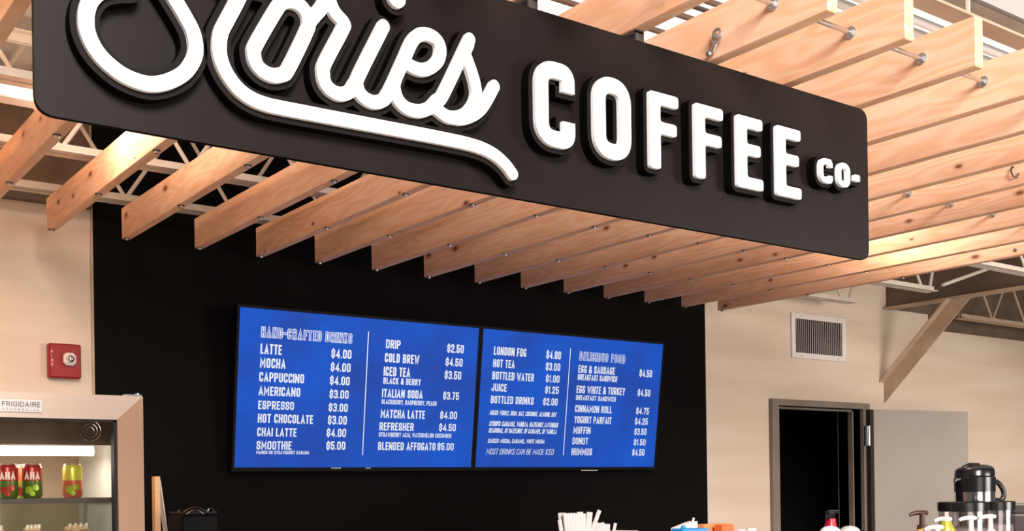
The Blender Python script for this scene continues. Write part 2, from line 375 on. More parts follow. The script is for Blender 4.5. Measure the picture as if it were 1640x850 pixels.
def smooth_curve3(pts, per=4):
    xz = smooth_curve([(p[0], p[2]) for p in pts], per); yz = smooth_curve([(p[1], p[2]) for p in pts], per)
    return [(a[0], b[0], a[1]) for a, b in zip(xz, yz)]
R_, P_ = 'R', 'P'
F = {
 'A': (.50, [(P_, [(0, 0), (.5, 1), (1, 0)]), (P_, [(.17, .28), (.83, .28)])]),
 'B': (.46, [(P_, [(0, 0), (0, 1)]), (R_, [(0, 1), (.95, 1), (.95, .52), (0, .52)]), (R_, [(0, .52), (1, .52), (1, 0), (0, 0)])]),
 'C': (.44, [(R_, [(1, .76), (1, 1), (0, 1), (0, 0), (1, 0), (1, .24)])]),
 'D': (.46, [(P_, [(0, 0), (0, 1)]), (R_, [(0, 1), (1, 1), (1, 0), (0, 0)])]),
 'E': (.38, [(P_, [(1, 1), (0, 1), (0, 0), (1, 0)]), (P_, [(0, .52), (.85, .52)])]),
 'F': (.38, [(P_, [(1, 1), (0, 1), (0, 0)]), (P_, [(0, .52), (.85, .52)])]),
 'G': (.45, [(R_, [(1, .80), (1, 1), (0, 1), (0, 0), (1, 0), (1, .42)]), (P_, [(.95, .42), (.65, .42)])]),
 'H': (.46, [(P_, [(0, 0), (0, 1)]), (P_, [(1, 0), (1, 1)]), (P_, [(0, .5), (1, .5)])]),
 'I': (.13, [(P_, [(.5, 0), (.5, 1)])]),
 'J': (.40, [(R_, [(1, 1), (1, 0), (0, 0), (0, .32)])]),
 'K': (.46, [(P_, [(0, 0), (0, 1)]), (P_, [(.98, 1), (.08, .42)]), (P_, [(.36, .6), (1, 0)])]),
 'L': (.37, [(P_, [(0, 1), (0, 0), (1, 0)])]),
 'M': (.60, [(P_, [(0, 0), (0, 1), (.5, .3), (1, 1), (1, 0)])]),
 'N': (.50, [(P_, [(0, 0), (0, 1)]), (P_, [(.12, .86), (.88, .14)]), (P_, [(1, 0), (1, 1)])]),
 'O': (.45, [('C', [(0, 0), (1, 0), (1, 1), (0, 1)])]),
 'P': (.45, [(P_, [(0, 0), (0, 1)]), (R_, [(0, 1), (1, 1), (1, .45), (0, .45)])]),
 'R': (.46, [(P_, [(0, 0), (0, 1)]), (R_, [(0, 1), (1, 1), (1, .48), (0, .48)]), (P_, [(.55, .48), (1, 0)])]),
 'S': (.44, [(R_, [(1, .72), (1, 1), (0, 1), (0, .56), (1, .44), (1, 0), (0, 0), (0, .28)])]),
 'T': (.42, [(P_, [(0, 1), (1, 1)]), (P_, [(.5, 1), (.5, 0)])]),
 'U': (.45, [(R_, [(0, 1), (0, 0), (1, 0), (1, 1)])]),
 'V': (.48, [(P_, [(0, 1), (.5, 0), (1, 1)])]),
 'W': (.66, [(P_, [(0, 1), (.25, 0), (.5, .85), (.75, 0), (1, 1)])]),
 'X': (.46, [(P_, [(0, 0), (1, 1)]), (P_, [(0, 1), (1, 0)])]),
 'Y': (.46, [(P_, [(0, 1), (.5, .45), (1, 1)]), (P_, [(.5, .45), (.5, 0)])]),
 'Z': (.42, [(P_, [(0, 1), (1, 1), (0, 0), (1, 0)])]),
 '0': (.45, [('C', [(0, 0), (1, 0), (1, 1), (0, 1)])]),
 '1': (.24, [(P_, [(0, .8), (.75, 1), (.75, 0)])]),
 '2': (.44, [(R_, [(0, .70), (0, 1), (1, 1), (1, .6), (0, .12)]), (P_, [(0, .14), (0, 0), (1, 0)])]),
 '3': (.44, [(R_, [(0, .86), (0, 1), (1, 1), (1, .53), (.35, .53)]), (R_, [(.35, .53), (1, .53), (1, 0), (0, 0), (0, .16)])]),
 '4': (.48, [(P_, [(.75, 0), (.75, 1), (0, .24), (1, .24)])]),
 '5': (.44, [(P_, [(1, 1), (0, 1), (0, .55)]), (R_, [(0, .58), (1, .62), (1, 0), (0, 0), (0, .26)])]),
 '7': (.42, [(P_, [(0, 1), (1, 1), (.3, 0)])]),
 '$': (.44, [(R_, [(1, .70), (1, .92), (0, .92), (0, .55), (1, .45), (1, .08), (0, .08), (0, .30)]), (P_, [(.5, 1.08), (.5, .92)]), (P_, [(.5, .08), (.5, -.08)])]),
 '.': (.12, [(P_, [(.5, -.06), (.5, .08)])]),
 ',': (.12, [(P_, [(.6, .08), (.3, -.18)])]),
 ':': (.12, [(P_, [(.5, .12), (.5, .28)]), (P_, [(.5, .62), (.5, .78)])]),
 '-': (.26, [(P_, [(0, .5), (1, .5)])]),
 '&': (.52, [(R_, [(1, 0), (.15, .72), (.15, 1), (.75, 1), (.75, .72), (0, .35), (0, 0), (.65, 0), (1, .42)])]),
 ' ': (.20, []),
}
def text_strokes(txt, x0, z0, wid, h, t, slant=0.0):
    """list of (points, closed) filling the given width, cap height h, pen width t"""
    gap = .10; nat = sum(F[c][0] + gap for c in txt) - gap; k = wid / nat; out = []; x = x0
    for c in txt:
        gw, st = F[c]; cw = gw * k
        for kind, pts in st:
            q = []
            for a, b in pts:
                px = x + (t / 2 + a * max(cw - t, 0.0) if cw > t * 1.3 else a * cw)
                pz = z0 + t / 2 + b * (h - t); q.append((px + slant * (pz - z0), pz))
            r = min(cw, h) * .34
            if kind == 'R': out.append((fillet(q, r), False))
            elif kind == 'C': out.append((fillet(q, r, True), True))
            else: out.append((q, False))
            if not out[-1][1] and len(out[-1][0]) > 1 and c not in '.,:':      # square pen ends
                e = [Vector(v) for v in out[-1][0]]; a = e[0] - e[1]; b = e[-1] - e[-2]
                if a.length > 1e-7: e[0] = e[0] + a.normalized() * t / 2
                if b.length > 1e-7: e[-1] = e[-1] + b.normalized() * t / 2
                out[-1] = ([tuple(v) for v in e], False)
        x += (gw + gap) * k
    return out

H = CH
# ---------------------------------------------------------------- structure: floor, deck, walls
YW = 5.2
g = G().box(-7, 14, -7, 9, -0.1, 0.0); mesh('floor', g, 'floor_concrete', kind='structure')
# corrugated roof deck, flutes running along Y
g = G(); per = 0.152; zt, zb = H + 1.80, H + 1.76; x = -4.0; line = []
while x < 12.0:
    line += [(x, zt), (x + .035, zt), (x + .055, zb), (x + .115, zb), (x + .135, zt)]; x += per
n = len(line); vs = [(a, 2.12, b) for a, b in line] + [(a, YW, b) for a, b in line]
g.add(vs, [(i, i + 1, n + i + 1, n + i) for i in range(n - 1)])
g.box(-4, 12, 2.12, YW + .2, zt + .01, zt + .08)
mesh('ceiling', g, 'deck_paint', kind='structure', recalc=False)
XL, XR = 1.468, 5.444
g = G().box(2.0, 9.0, 2.25, 3.45, H + 1.742, H + 1.752)
sky_ = mesh('window_1', g, 'skylight', kind='structure')
for yy in (2.25, 2.85, 3.44): mesh('glazing_bar', G().box(2.0, 9.0, yy - .008, yy + .008, H + 1.732, H + 1.742), 'steel_brown', sky_)
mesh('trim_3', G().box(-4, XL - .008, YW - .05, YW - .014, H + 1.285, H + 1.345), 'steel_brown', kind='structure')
mesh('wall_shade_left', G().box(-4, XL - .008, YW - .013, YW, H + 1.285, H + 1.755), 'upper_wall_shade', kind='structure')  # brown sheet colours in the shade on the upper tan wall
g = G().box(-4, XL, YW, YW + .2, 0, zt + .01); mesh('wall_back', g, 'wall_tan', kind='structure')
g = G().box(XL, XR, YW, YW + .2, 0, zt + .01); mesh('wall_back', g, 'wall_black', kind='structure')
DX0, DX1, DZ = 6.139, 7.100, H + .545
g = G().box(XR, DX0, YW, YW + .2, 0, zt + .01).box(DX1, 12, YW, YW + .2, 0, zt + .01).box(DX0, DX1, YW, YW + .2, DZ, zt + .01)
mesh('wall_back', g, 'wall_tan', kind='structure')
g = G().box(XL - .006, XL + .004, YW - .006, YW + .01, 0, zt - .04); mesh('trim_1', g, 'brace_paint', kind='structure')
# dark room behind the door opening
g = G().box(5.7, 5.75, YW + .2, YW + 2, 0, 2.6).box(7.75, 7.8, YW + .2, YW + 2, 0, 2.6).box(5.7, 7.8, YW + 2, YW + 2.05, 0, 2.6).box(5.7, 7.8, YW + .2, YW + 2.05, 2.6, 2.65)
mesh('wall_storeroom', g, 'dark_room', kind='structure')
# shade on the far right upper wall, painted as a dark brown band
g = G().box(7.46, 8.0, YW - .012, YW, H + 1.335, zt - .04).box(8.0, 12, YW - .012, YW, H + 1.215, zt - .04); mesh('wall_shade_right', g, 'steel_brown', kind='structure')
# door frame
t = thing('door_1', (6.6, YW, 0), None, None, kind='structure')
g = G().box(6.068, DX0, YW - .035, YW + .21, 0, H + .590, c=.003).box(DX1, 7.175, YW - .035, YW + .21, 0, H + .590, c=.003).box(DX0, DX1, YW - .035, YW + .21, DZ, H + .590, c=.003)
g.box(DX0, DX0 + .015, YW + .06, YW + .10, 0, DZ).box(DX1 - .015, DX1, YW + .06, YW + .10, 0, DZ).box(DX0, DX1, YW + .06, YW + .10, DZ - .015, DZ)
mesh('door_frame', g, 'door_frame_paint', t)
# open door leaf folded back against the wall to the right
ang = math.radians(-10.3); ca, sa_ = cos(ang), sin(ang); hx, hy = 7.150, 5.115
def leaf(u, v, z): return (hx + u * ca - v * sa_, hy + u * sa_ + v * ca, z)
def leafbox(g, u0, u1, v0, v1, z0, z1, mi=0):
    vs = [leaf(u, v, z) for z in (z0, z1) for u, v in ((u0, v0), (u1, v0), (u1, v1), (u0, v1))]
    return g.add(vs, [(0, 3, 2, 1), (4, 5, 6, 7), (0, 1, 5, 4), (1, 2, 6, 5), (2, 3, 7, 6), (3, 0, 4, 7)], mi)
lf = mesh('door_leaf', leafbox(G(), 0.0, 0.985, 0, .044, .01, H + .541), 'door_paint', t)
mesh('leaf_gap_shade', leafbox(G(), -.035, -.001, .002, .044, .01, H + .541), 'door_gap_shade', lf)  # shadow gap between frame and leaf, drawn as a near-black strip
for zz in (H + .345, 1.05, .25):
    g = G()
    for k in range(5): g.tube((7.118, 5.135, zz - .075 + k * .03), (7.118, 5.135, zz - .075 + k * .03 + .028), .011 if k % 2 else .0105, 10)
    g.box(7.10, 7.135, 5.150, 5.166, zz - .075, zz + .075)
    mesh('hinge', g, ['zinc'], t, smooth=True)
g = G().tube(leaf(.92, -.05, 1.0), leaf(.92, 0, 1.0), .012, 10).tube(leaf(.92, -.05, 1.0), leaf(.80, -.05, 1.0), .010, 10); mesh('lever_handle', g, 'zinc', lf, smooth=True)

# ---------------------------------------------------------------- steel joists, girder, brace
def joist(y, x0, x1, z0, label, group, depth=.42, step=.50, mat='steel_cream'):
    t = thing('steel_joist', ((x0 + x1) / 2, y, z0), label, 'joist', group)
    th = .005; a = .036
    for sgn in (-1, 1):
        prof = [(sgn * .008, 0), (sgn * (.008 + a), 0), (sgn * (.008 + a), th), (sgn * (.008 + th), th), (sgn * (.008 + th), a), (sgn * .008, a)]
        mesh('bottom_chord', G().prism(prof, (x0, y, z0), (x1, y, z0), (0, 1, 0), (0, 0, 1)), mat, t)
    zt2 = z0 + depth
    g = G()
    for sgn in (-1, 1):
        prof = [(sgn * .008, 0), (sgn * (.008 + a), 0), (sgn * (.008 + a), -th), (sgn * (.008 + th), -th), (sgn * (.008 + th), -a), (sgn * .008, -a)]
        g.prism(prof, (x0 - .1, y, zt2), (x1 + .1, y, zt2), (0, 1, 0), (0, 0, 1))
    mesh('top_chord', g, mat, t)
    x = x1 - .12; upw = True; pts = [(x1 + .08, y, zt2 - .03), (x1 - .03, y, z0 + .03)]
    mesh('web_rod', G().tube(pts[0], pts[1], .010, 8), mat, t, smooth=True)
    while x - step / 2 > x0:
        a_, b_ = ((x, y, z0 + .02), (x - step / 2, y, zt2 - .02)) if upw else ((x, y, zt2 - .02), (x - step / 2, y, z0 + .02))
        mesh('web_rod', G().tube(a_, b_, .009, 8), mat, t, smooth=True)
        x -= step / 2; upw = not upw
    return t
ZJ = H + 1.27
joist(4.93, .35, 6.66, ZJ, 'cream steel bar joist closest to the back wall, ending above the vent', 'bar joists above the pine lattice')
joist(4.345, .35, 6.74, ZJ, 'cream steel bar joist in the middle of the three above the pine beams', 'bar joists above the pine lattice')
joist(3.655, .35, 6.80, ZJ, 'cream steel bar joist nearest the sign, brightest where it leaves the beams at right', 'bar joists above the pine lattice')
joist(4.93, 8.02, 10.6, ZJ, 'steel bar joist at the right edge, beyond the dark girder', 'bar joists above the pine lattice', mat='brace_paint')
t = thing('steel_girder', (7.45, 3.9, H + 1.33), 'dark brown steel girder running out from the wall above the slanted brace', 'girder')
mesh('web_plate', G().box(7.44, 7.46, 2.3, YW - .015, H + 1.338, H + 1.70), 'steel_brown', t)
mesh('bottom_flange', G().box(7.395, 7.50, 2.3, YW - .015, H + 1.325, H + 1.338), 'brace_paint', t)
mesh('top_flange', G().box(7.38, 7.52, 2.3, YW - .015, H + 1.70, H + 1.715), 'steel_brown', t)
mesh('stiffener', G().box(7.40, 7.44, 3.86, 3.875, H + 1.34, H + 1.70), 'steel_cream', t)
mesh('hanger_strap', G().tube((6.86, 4.345, ZJ + .06), (7.40, 4.30, H + 1.50), .012, 8), 'steel_cream', t)
# knee brace : steel angle from wall up to the girder
p0, p1 = Vector((7.400, YW - .005, H + .655)), Vector((7.400, 4.53, H + 1.30)); d = (p1 - p0).normalized(); sd = Vector((1, 0, 0)); un = sd.cross(d).normalized()
if un.z < 0: un = -un
g = G()
prof = [(0, 0), (.006, 0), (.006, .085), (0, .085)]
def cutprism(a0, a1, b0, b1):
    # end cut flush with the wall plane (vertical cut)
    vs = []
    for a, b in ((a0, b0), (a1, b0), (a1, b1), (a0, b1)):
        q = p0 + sd * a + un * b; s = (YW - .004 - q.y) / d.y; vs.append(q + d * s)
    for a, b in ((a0, b0), (a1, b0), (a1, b1), (a0, b1)):
        q = p0 + sd * a + un * b; s = (H + 1.321 - q.z) / d.z; vs.append(q + d * s)
    return vs
FS = [(0, 1, 2, 3), (4, 5, 6, 7), (0, 1, 5, 4), (1, 2, 6, 5), (2, 3, 7, 6), (3, 0, 4, 7)]
g.add(cutprism(0, .008, -.035, .085), FS).add(cutprism(-.060, 0, .077, .085), FS)
o = mesh('steel_brace', g, 'brace_paint', label='slanted brown steel angle brace between the tan wall and the girder', cat='brace')
# roof beam and pipes at the upper right
t = thing('roof_beam', (3.6, 2.1, H + 1.57), 'brown steel roof beam behind white pipes at the top right corner', 'beam')
mesh('web_plate', G().box(2.2, 9, 2.100, 2.112, H + 1.575, H + 1.628), 'steel_brown', t)
mesh('bottom_flange', G().box(2.2, 9, 2.085, 2.16, H + 1.566, H + 1.575), 'brace_paint', t)
mesh('stiffener', G().box(3.475, 3.482, 2.088, 2.10, H + 1.575, H + 1.628), 'steel_cream', t)
def pipe(y, z, r, x0, x1, mat, label, grp='pipes under the roof deck'):
    mesh('ceiling_pipe', G().tube((x0, y, z), (x1, y, z), r, 12), mat, smooth=True, label=label, cat='pipe', group=grp)
pipe(2.245, H + 1.585, .016, 1.2, 8.5, 'pipe_white', 'white pipe right beside the roof beam, uppermost of the pipes at top right')
pipe(2.33, H + 1.60, .016, 1.2, 8.5, 'pipe_white', 'white pipe below the uppermost one at the top right')
pipe(2.395, H + 1.60, .010, 1.2, 8.5, 'pipe_red_brown', 'thin brown conduit under the two white pipes at the top right')
pipe(2.57, H + 1.60, .010, 1.2, 8.5, 'pipe_red_brown', 'thin dark conduit nearest the eye bolt, seen between the pine beams')
pipe(2.70, H + 1.60, .010, 1.2, 8.5, 'pipe_red_brown', 'thin dark conduit second behind the sign top, seen between the beams')
pipe(2.84, H + 1.60, .010, 1.2, 8.5, 'pipe_red_brown', 'thin dark conduit farthest behind the sign top, between the pine beams')
mesh('roof_fascia', G().box(-4, 12, 2.085, 2.105, H + 1.632, H + 1.92), 'fascia_paint', label='pale upright fascia above the brown roof beam in the top right corner', cat='fascia')
mesh('ceiling_duct', G().box(-.6, .985, 3.82, 3.90, H + 1.275, H + 1.34, c=.004), 'pipe_white', label='white square conduit run ending just left of the black sign', cat='duct')
g = G().path(smooth_curve([(0, 0), (.03, .045), (.07, .05), (.11, .02), (.14, -.03)], 4) and [(.90 + a, 3.80, H + 1.31 + b) for a, b in smooth_curve([(0, 0), (.03, .035), (.07, .04), (.11, .01), (.14, -.04)], 4)], .008)
mesh('ceiling_cable', g, 'steel_cream', smooth=True, label='short cream cable looping out of the white conduit', cat='cable')

# ---------------------------------------------------------------- pine beam lattice
X0, S = 1.1847, .3048; TH, BH = .036, .132; ZB = H + 1.0808; YF, YB = 1.609, 4.8236
DX = {0: -.0026, 1: -.0016, 2: .0142, 3: .0009, 4: -.0065, 5: -.0029, 6: -.0041, 7: .0036, 8: .0025, 9: -.0029, 10: -.0122, 11: .0013, 12: .0026, 13: .0150}
DZB = {0: .0038, 1: .005, 2: .0022, 3: -.0022, 4: .0011, 5: -.0005, 6: -.0064, 7: -.003, 8: -.0026, 9: -.0005, 10: -.0035, 11: -.0015, 12: -.0021, 13: .0017}
ORD = ['first', 'second', 'third', 'fourth', 'fifth', 'sixth', 'seventh', 'eighth', 'ninth', 'tenth', 'eleventh', 'twelfth', 'thirteenth', 'fourteenth', 'fifteenth', 'sixteenth']
EX = {-2: 'leftmost pine beam of the lattice, its underside in the top left corner',
      -1: 'second pine beam from the left, passing the lower left corner of the sign',
      0: 'third pine beam from the left, brightly lit, its end by the tan wall',
      13: 'rightmost pine beam of the lattice, its end above the vent'}
def bolt(parent, x, y, z):
    g = G().lathe(x, y, [(.0001, z - .002), (.013, z - .002), (.013, z + .001)], 14, 0)
    g.lathe(x, y, [(.0001, z - .010), (.0075, z - .010), (.0075, z - .002)], 6, 1)
    mesh('bolt', g, ['zinc_dark', 'zinc'], parent)
beamx = {}
for k in range(-2, 14):
    x = X0 + k * S + DX.get(k, 0); zb = ZB + DZB.get(k, 0); beamx[k] = x
    n = k + 2; lab = EX.get(k, 'plain pine beam, %s from the left end of the overhead lattice' % ORD[n])
    b = mesh('pine_beam', G().box(x, x + TH, YF, YB, zb, zb + BH, c=.0022), 'pine', label=lab, cat='beam', group='pine beams of the overhead lattice')
    for yy in (3.505, 4.135, 4.795): bolt(b, x + .012, yy, zb)
for yy, zz in ((3.60, H + 1.159), (2.88, H + 1.109)):
    mesh('bolt_head', G().tube((beamx[13] - .004, yy, zz), (beamx[13] + .002, yy, zz), .009, 10), 'zinc_dark', [o for o in bpy.data.objects if o.get('label') == EX[13]][0])
for yy, lab in ((1.767, 'long zinc threaded rod through the front ends of the pine beams'), (2.631, 'long zinc threaded rod through the pine beams behind the sign')):
    zz = H + 1.149
    t = mesh('threaded_rod', G().tube((beamx[-2] - .05, yy, zz), (beamx[13] + TH + .04, yy, zz), .0062, 10), 'zinc', smooth=True, label=lab, cat='rod', group='threaded rods through the lattice')
    for k in range(-2, 14):
        xx = beamx[k]
        g = G().tube((xx - .011, yy, zz), (xx - .002, yy, zz), .0115, 6).tube((xx - .003, yy, zz), (xx - .0002, yy, zz), .016, 14)
        mesh('nut', g, 'zinc', t)
# eye bolt and hook on the beams
xx = beamx[3]
g = G(); ring = [(xx - .012, 1.940 + .013 * cos(a), H + 1.128 + .017 * sin(a)) for a in [2 * pi * i / 16 for i in range(17)]]
g.path(ring, .0045, 8).tube((xx - .012, 1.944, H + 1.112), (xx - .012, 1.955, H + 1.092), .006, 8).tube((xx - .02, 1.940, H + 1.128), (xx + .004, 1.940, H + 1.128), .006, 6).ball((xx - .014, 1.967, H + 1.093), .009, 8)
mesh('eye_bolt', g, 'zinc', smooth=True, label='zinc eye bolt fixed to the beam side just above the sign', cat='bolt')
xx = beamx[9]
g = G().path([(xx - .002, 2.19, H + 1.150), (xx - .014, 2.19, H + 1.148), (xx - .018, 2.19, H + 1.130), (xx - .014, 2.185, H + 1.112), (xx - .005, 2.175, H + 1.110), (xx - .003, 2.17, H + 1.122)], .0035, 8)
mesh('screw_hook', g, 'zinc_dark', smooth=True, label='small dark screw hook on a beam right of the sign', cat='hook')

# ---------------------------------------------------------------- the sign
SY = 1.93; SX0, SX1, SZ0, SZ1 = .457, 2.687, H + .625, H + 1.050
sign = thing('hanging_sign', ((SX0 + SX1) / 2, SY, SZ0), 'long black sign with raised white lettering hung under the pine beams', 'sign')
poly = fillet([(SX0, SZ0), (SX1, SZ0), (SX1, SZ1), (SX0, SZ1)], .034, True, 6)
mesh('sign_panel', solid_poly(G(), poly, SY, SY + .012, 0, 1, True), ['sign_black', 'sign_edge'], sign)
for xx in (beamx[-1], beamx[0], beamx[1], beamx[2]):
    mesh('hanging_bracket', G().box(xx + .005, xx + .030, SY + .012, SY + .018, SZ1 - .12, ZB + .003).box(xx + .005, xx + .030, SY + .012, SY + .07, ZB - .006, ZB - .002), 'zinc_dark', sign)
YL0, YL1 = SY - .037, SY - .027; YK0, YK1 = SY - .027, SY + .001
W_ = .0262
S_ = [(.602, .856), (.580, .850), (.556, .838), (0.540, 0.819), (0.533, 0.801), (0.531, 0.782), (0.533, 0.764), (0.541, 0.745), (0.553, 0.729), (0.569, 0.716), (0.589, 0.705), (0.612, 0.699), (0.635, 0.698), (0.657, 0.704), (0.679, 0.716), (0.697, 0.731), (0.710, 0.750), (0.717, 0.769), (0.717, 0.789), (0.712, 0.808), (0.702, 0.825), (0.692, 0.840), (0.680, 0.857), (.655, .893), (.640, .925), (.640, .960), (.655, .990), (.685, 1.006), (.715, .998), (.732, .972)]
t_ = [(.852, 1.000), (.826, .945), (0.796, 0.881), (0.777, 0.843), (0.765, 0.818), (0.761, 0.795), (0.762, 0.774), (0.769, 0.754), (0.781, 0.736), (0.798, 0.720), (0.821, 0.709), (0.849, 0.704), (0.880, 0.7035), (.92, .7040), (.97, .7047), (1.03, .7057), (1.09, 0.7067), (1.15, .7077), (1.20, 0.7085), (1.25, .7088), (1.290, 0.7085), (1.330, 0.705), (1.363, 0.696), (1.390, 0.680), (1.407, 0.664)]
o_ = [(0.826, 0.792), (0.831, 0.811), (0.874, 0.888), (0.886, 0.901), (0.902, 0.906), (0.920, 0.902), (0.932, 0.890), (0.936, 0.876), (0.932, 0.858), (0.893, 0.778), (0.881, 0.766), (0.864, 0.760), (0.845, 0.763), (0.831, 0.774)]
strokes = [
 ('S', [(S_, 0)]),
 ('t', [(t_, 0), ([(.775, .916), (.885, .918)], 1)]),
 ('o', [(o_, 0), ([(0.938, 0.877), (0.948, 0.890), (0.966, 0.914), (.980, .948)], 1)]),
 ('r', [([(.978, .950), (0.981, 0.926), (0.992, 0.906), (1.010, 0.891), (1.006, .876), (0.969, 0.806), (0.965, 0.785), (0.969, 0.767), (0.982, 0.756), (1.001, 0.753), (1.020, 0.762), (1.032, 0.780)], 2)]),
 ('i', [([(1.097, 0.905), (1.041, 0.797), (1.037, 0.777), (1.044, 0.762), (1.057, 0.754), (1.075, 0.752), (1.094, 0.760), (1.106, 0.776)], 3)]),
 ('e', [([(1.106, 0.776), (1.121, 0.805), (1.144, 0.853), (1.161, 0.888), (1.176, 0.905), (1.194, 0.912), (1.214, 0.910), (1.226, 0.900), (1.229, 0.884), (1.222, 0.864), (1.203, 0.846), (1.183, 0.838), (1.162, 0.839), (1.144, .846)], 4),
        ([(1.144, 0.853), (1.121, 0.803), (1.121, 0.783), (1.130, 0.765), (1.149, 0.754), (1.177, 0.754), (1.202, 0.766), (1.220, 0.785)], 5)]),
 ('s', [([(1.220, 0.785), (1.235, .800), (1.301, 0.926)], 6), ([(1.298, 0.915), (1.290, 0.897), (1.296, 0.880), (1.306, 0.858), (1.314, 0.834), (1.316, 0.812), (1.307, 0.790), (1.289, 0.770), (1.263, 0.757), (1.241, 0.756), (1.217, 0.766)], 7), ([(1.255, 0.756), (1.275, .757), (1.299, 0.766), (1.323, 0.783), (1.341, 0.806), (1.362, 0.841)], 8)]),
]
import numpy as np
from mathutils.geometry import tessellate_polygon
def outline(segs, hw, step=.0025):
    """closed outlines of everything within hw of the polylines (marching squares on the distance field)"""
    P = np.array([(a[0], a[1], b[0], b[1]) for a, b in segs]); x0, z0 = P[:, [0, 2]].min() - .05, P[:, [1, 3]].min() - .05
    nx = int((P[:, [0, 2]].max() + .05 - x0) / step) + 1; nz = int((P[:, [1, 3]].max() + .05 - z0) / step) + 1
    X, Z = np.meshgrid(x0 + np.arange(nx) * step, z0 + np.arange(nz) * step, indexing='ij'); D = np.full(X.shape, 9.0)
    for ax_, az_, bx_, bz_ in P:
        i0 = max(int((min(ax_, bx_) - .05 - x0) / step), 0); i1 = int((max(ax_, bx_) + .05 - x0) / step) + 2; j0 = max(int((min(az_, bz_) - .05 - z0) / step), 0); j1 = int((max(az_, bz_) + .05 - z0) / step) + 2
        xs, zs_ = X[i0:i1, j0:j1], Z[i0:i1, j0:j1]; dx, dz = bx_ - ax_, bz_ - az_; t = np.clip(((xs - ax_) * dx + (zs_ - az_) * dz) / max(dx * dx + dz * dz, 1e-12), 0, 1)
        D[i0:i1, j0:j1] = np.minimum(D[i0:i1, j0:j1], np.hypot(xs - ax_ - t * dx, zs_ - az_ - t * dz))
    F_ = D - hw; In = F_ < 0; code = In[:-1, :-1] * 1 + In[1:, :-1] * 2 + In[1:, 1:] * 4 + In[:-1, 1:] * 8
    nxt = {}; pos = {}
    tab = {1: [(3, 0)], 2: [(0, 1)], 3: [(3, 1)], 4: [(1, 2)], 5: [(3, 2), (1, 0)], 6: [(0, 2)], 7: [(3, 2)], 8: [(2, 3)], 9: [(2, 0)], 10: [(0, 3), (2, 1)], 11: [(2, 1)], 12: [(1, 3)], 13: [(1, 0)], 14: [(0, 3)]}
    for i, j in zip(*np.nonzero((code > 0) & (code < 15))):
        def ek(e):
            a, b = {0: ((i, j), (i + 1, j)), 1: ((i + 1, j), (i + 1, j + 1)), 2: ((i, j + 1), (i + 1, j + 1)), 3: ((i, j), (i, j + 1))}[e]
            k = (a, b)
            if k not in pos:
                f0, f1 = F_[a], F_[b]; t = f0 / (f0 - f1); pos[k] = (x0 + (a[0] + (b[0] - a[0]) * t) * step, z0 + (a[1] + (b[1] - a[1]) * t) * step)
            return k
        for e0, e1 in tab[int(code[i, j])]: nxt[ek(e0)] = ek(e1)
    loops = []
    while nxt:
        k0 = next(iter(nxt)); k = k0; lp = []
        while k in nxt: lp.append(pos[k]); k = nxt.pop(k)
        if len(lp) > 12: loops.append(lp)
    return loops
def plate(g, loops, y0, y1, mi=0, ms=1):
    allp = [p for lp in loops for p in lp]; tris = tessellate_polygon([[Vector((p[0], p[1], 0)) for p in lp] for lp in loops])
    g.add([(p[0], y0, p[1]) for p in allp], tris, mi)
    for lp in loops:
        m = len(lp); g.add([(p[0], y0, p[1]) for p in lp] + [(p[0], y1, p[1]) for p in lp], [(i, (i + 1) % m, m + (i + 1) % m, m + i) for i in range(m)], ms)
    return g
groups_ = [('letter', ['S']), ('script_word', ['t', 'o', 'r', 'i', 'e', 's'])]
SD = dict(strokes)
for part_name, names in groups_:
    segs = []
    for nm in names:
        for pts, lv in SD[nm]:
            q = [(a, b + H) for a, b in pts]
            if nm == 'o' and lv == 0: q = smooth_curve(q[-2:] + q + q[:3], 5)[10:-10]
            elif len(pts) > 2: q = smooth_curve(q, 5)
            segs += list(zip(q[:-1], q[1:]))
    lt = mesh(part_name, plate(G(), outline(segs, W_ / 2), YL0, YL1, 0, 1), ['letter_white', 'paper_white'], sign)
    mesh('letter_backing', plate(G(), outline(segs, W_ / 2 + .011), YK0, YK1, 0, 1), ['letter_black', 'sign_edge'], lt)
def disc(c, r, n=24): return [(c[0] + r * cos(2 * pi * i / n), c[1] + r * sin(2 * pi * i / n)) for i in range(n)]
lt = mesh('letter', solid_poly(G(), disc((1.128, H + .968), .0195), YL0, YL1), 'letter_white', sign)
mesh('letter_backing', solid_poly(G(), disc((1.128, H + .968), .0305), YK0, YK1, 0, 1), ['letter_black', 'sign_edge'], lt)

def put(polys, strokes3=(), e=.011, r=.008):
    gw = G(); gb = G()
    for pl in polys:
        solid_poly(gw, fillet(pl, r, True), YL0, YL1); solid_poly(gb, fillet(grow(pl, e), r + e, True, 6), YK0, YK1, 0, 1)
    for pts, wd, closed in strokes3:
        solid_ribbon(gw, pts, wd, YL0, YL1, closed, 'flat'); 
        q = pts
        if not closed:   # lengthen the ends of the backing
            a, b = Vector(pts[0]), Vector(pts[1]); c, d2 = Vector(pts[-1]), Vector(pts[-2])
            q = [tuple(a + (a - b).normalized() * e)] + pts + [tuple(c + (c - d2).normalized() * e)]
        solid_ribbon(gb, q, wd + 2 * e, YK0, YK1, closed, 'flat', 0, 1)
    lt = mesh('letter', gw, 'letter_white', sign); mesh('letter_backing', gb, ['letter_black', 'sign_edge'], lt)
def C_(x0, x1, z0, z1, wd, zt_, zb_, r, e=.011):
    a, b, c, d2 = x0 + wd / 2, x1 - wd / 2, z0 + wd / 2 * .92, z1 - wd / 2 * .92
    body = fillet([(b, zt_), (b, d2), (a, d2), (a, c), (b, c), (b, zb_)], r, n=8); put([], [(body, wd, False)], e)
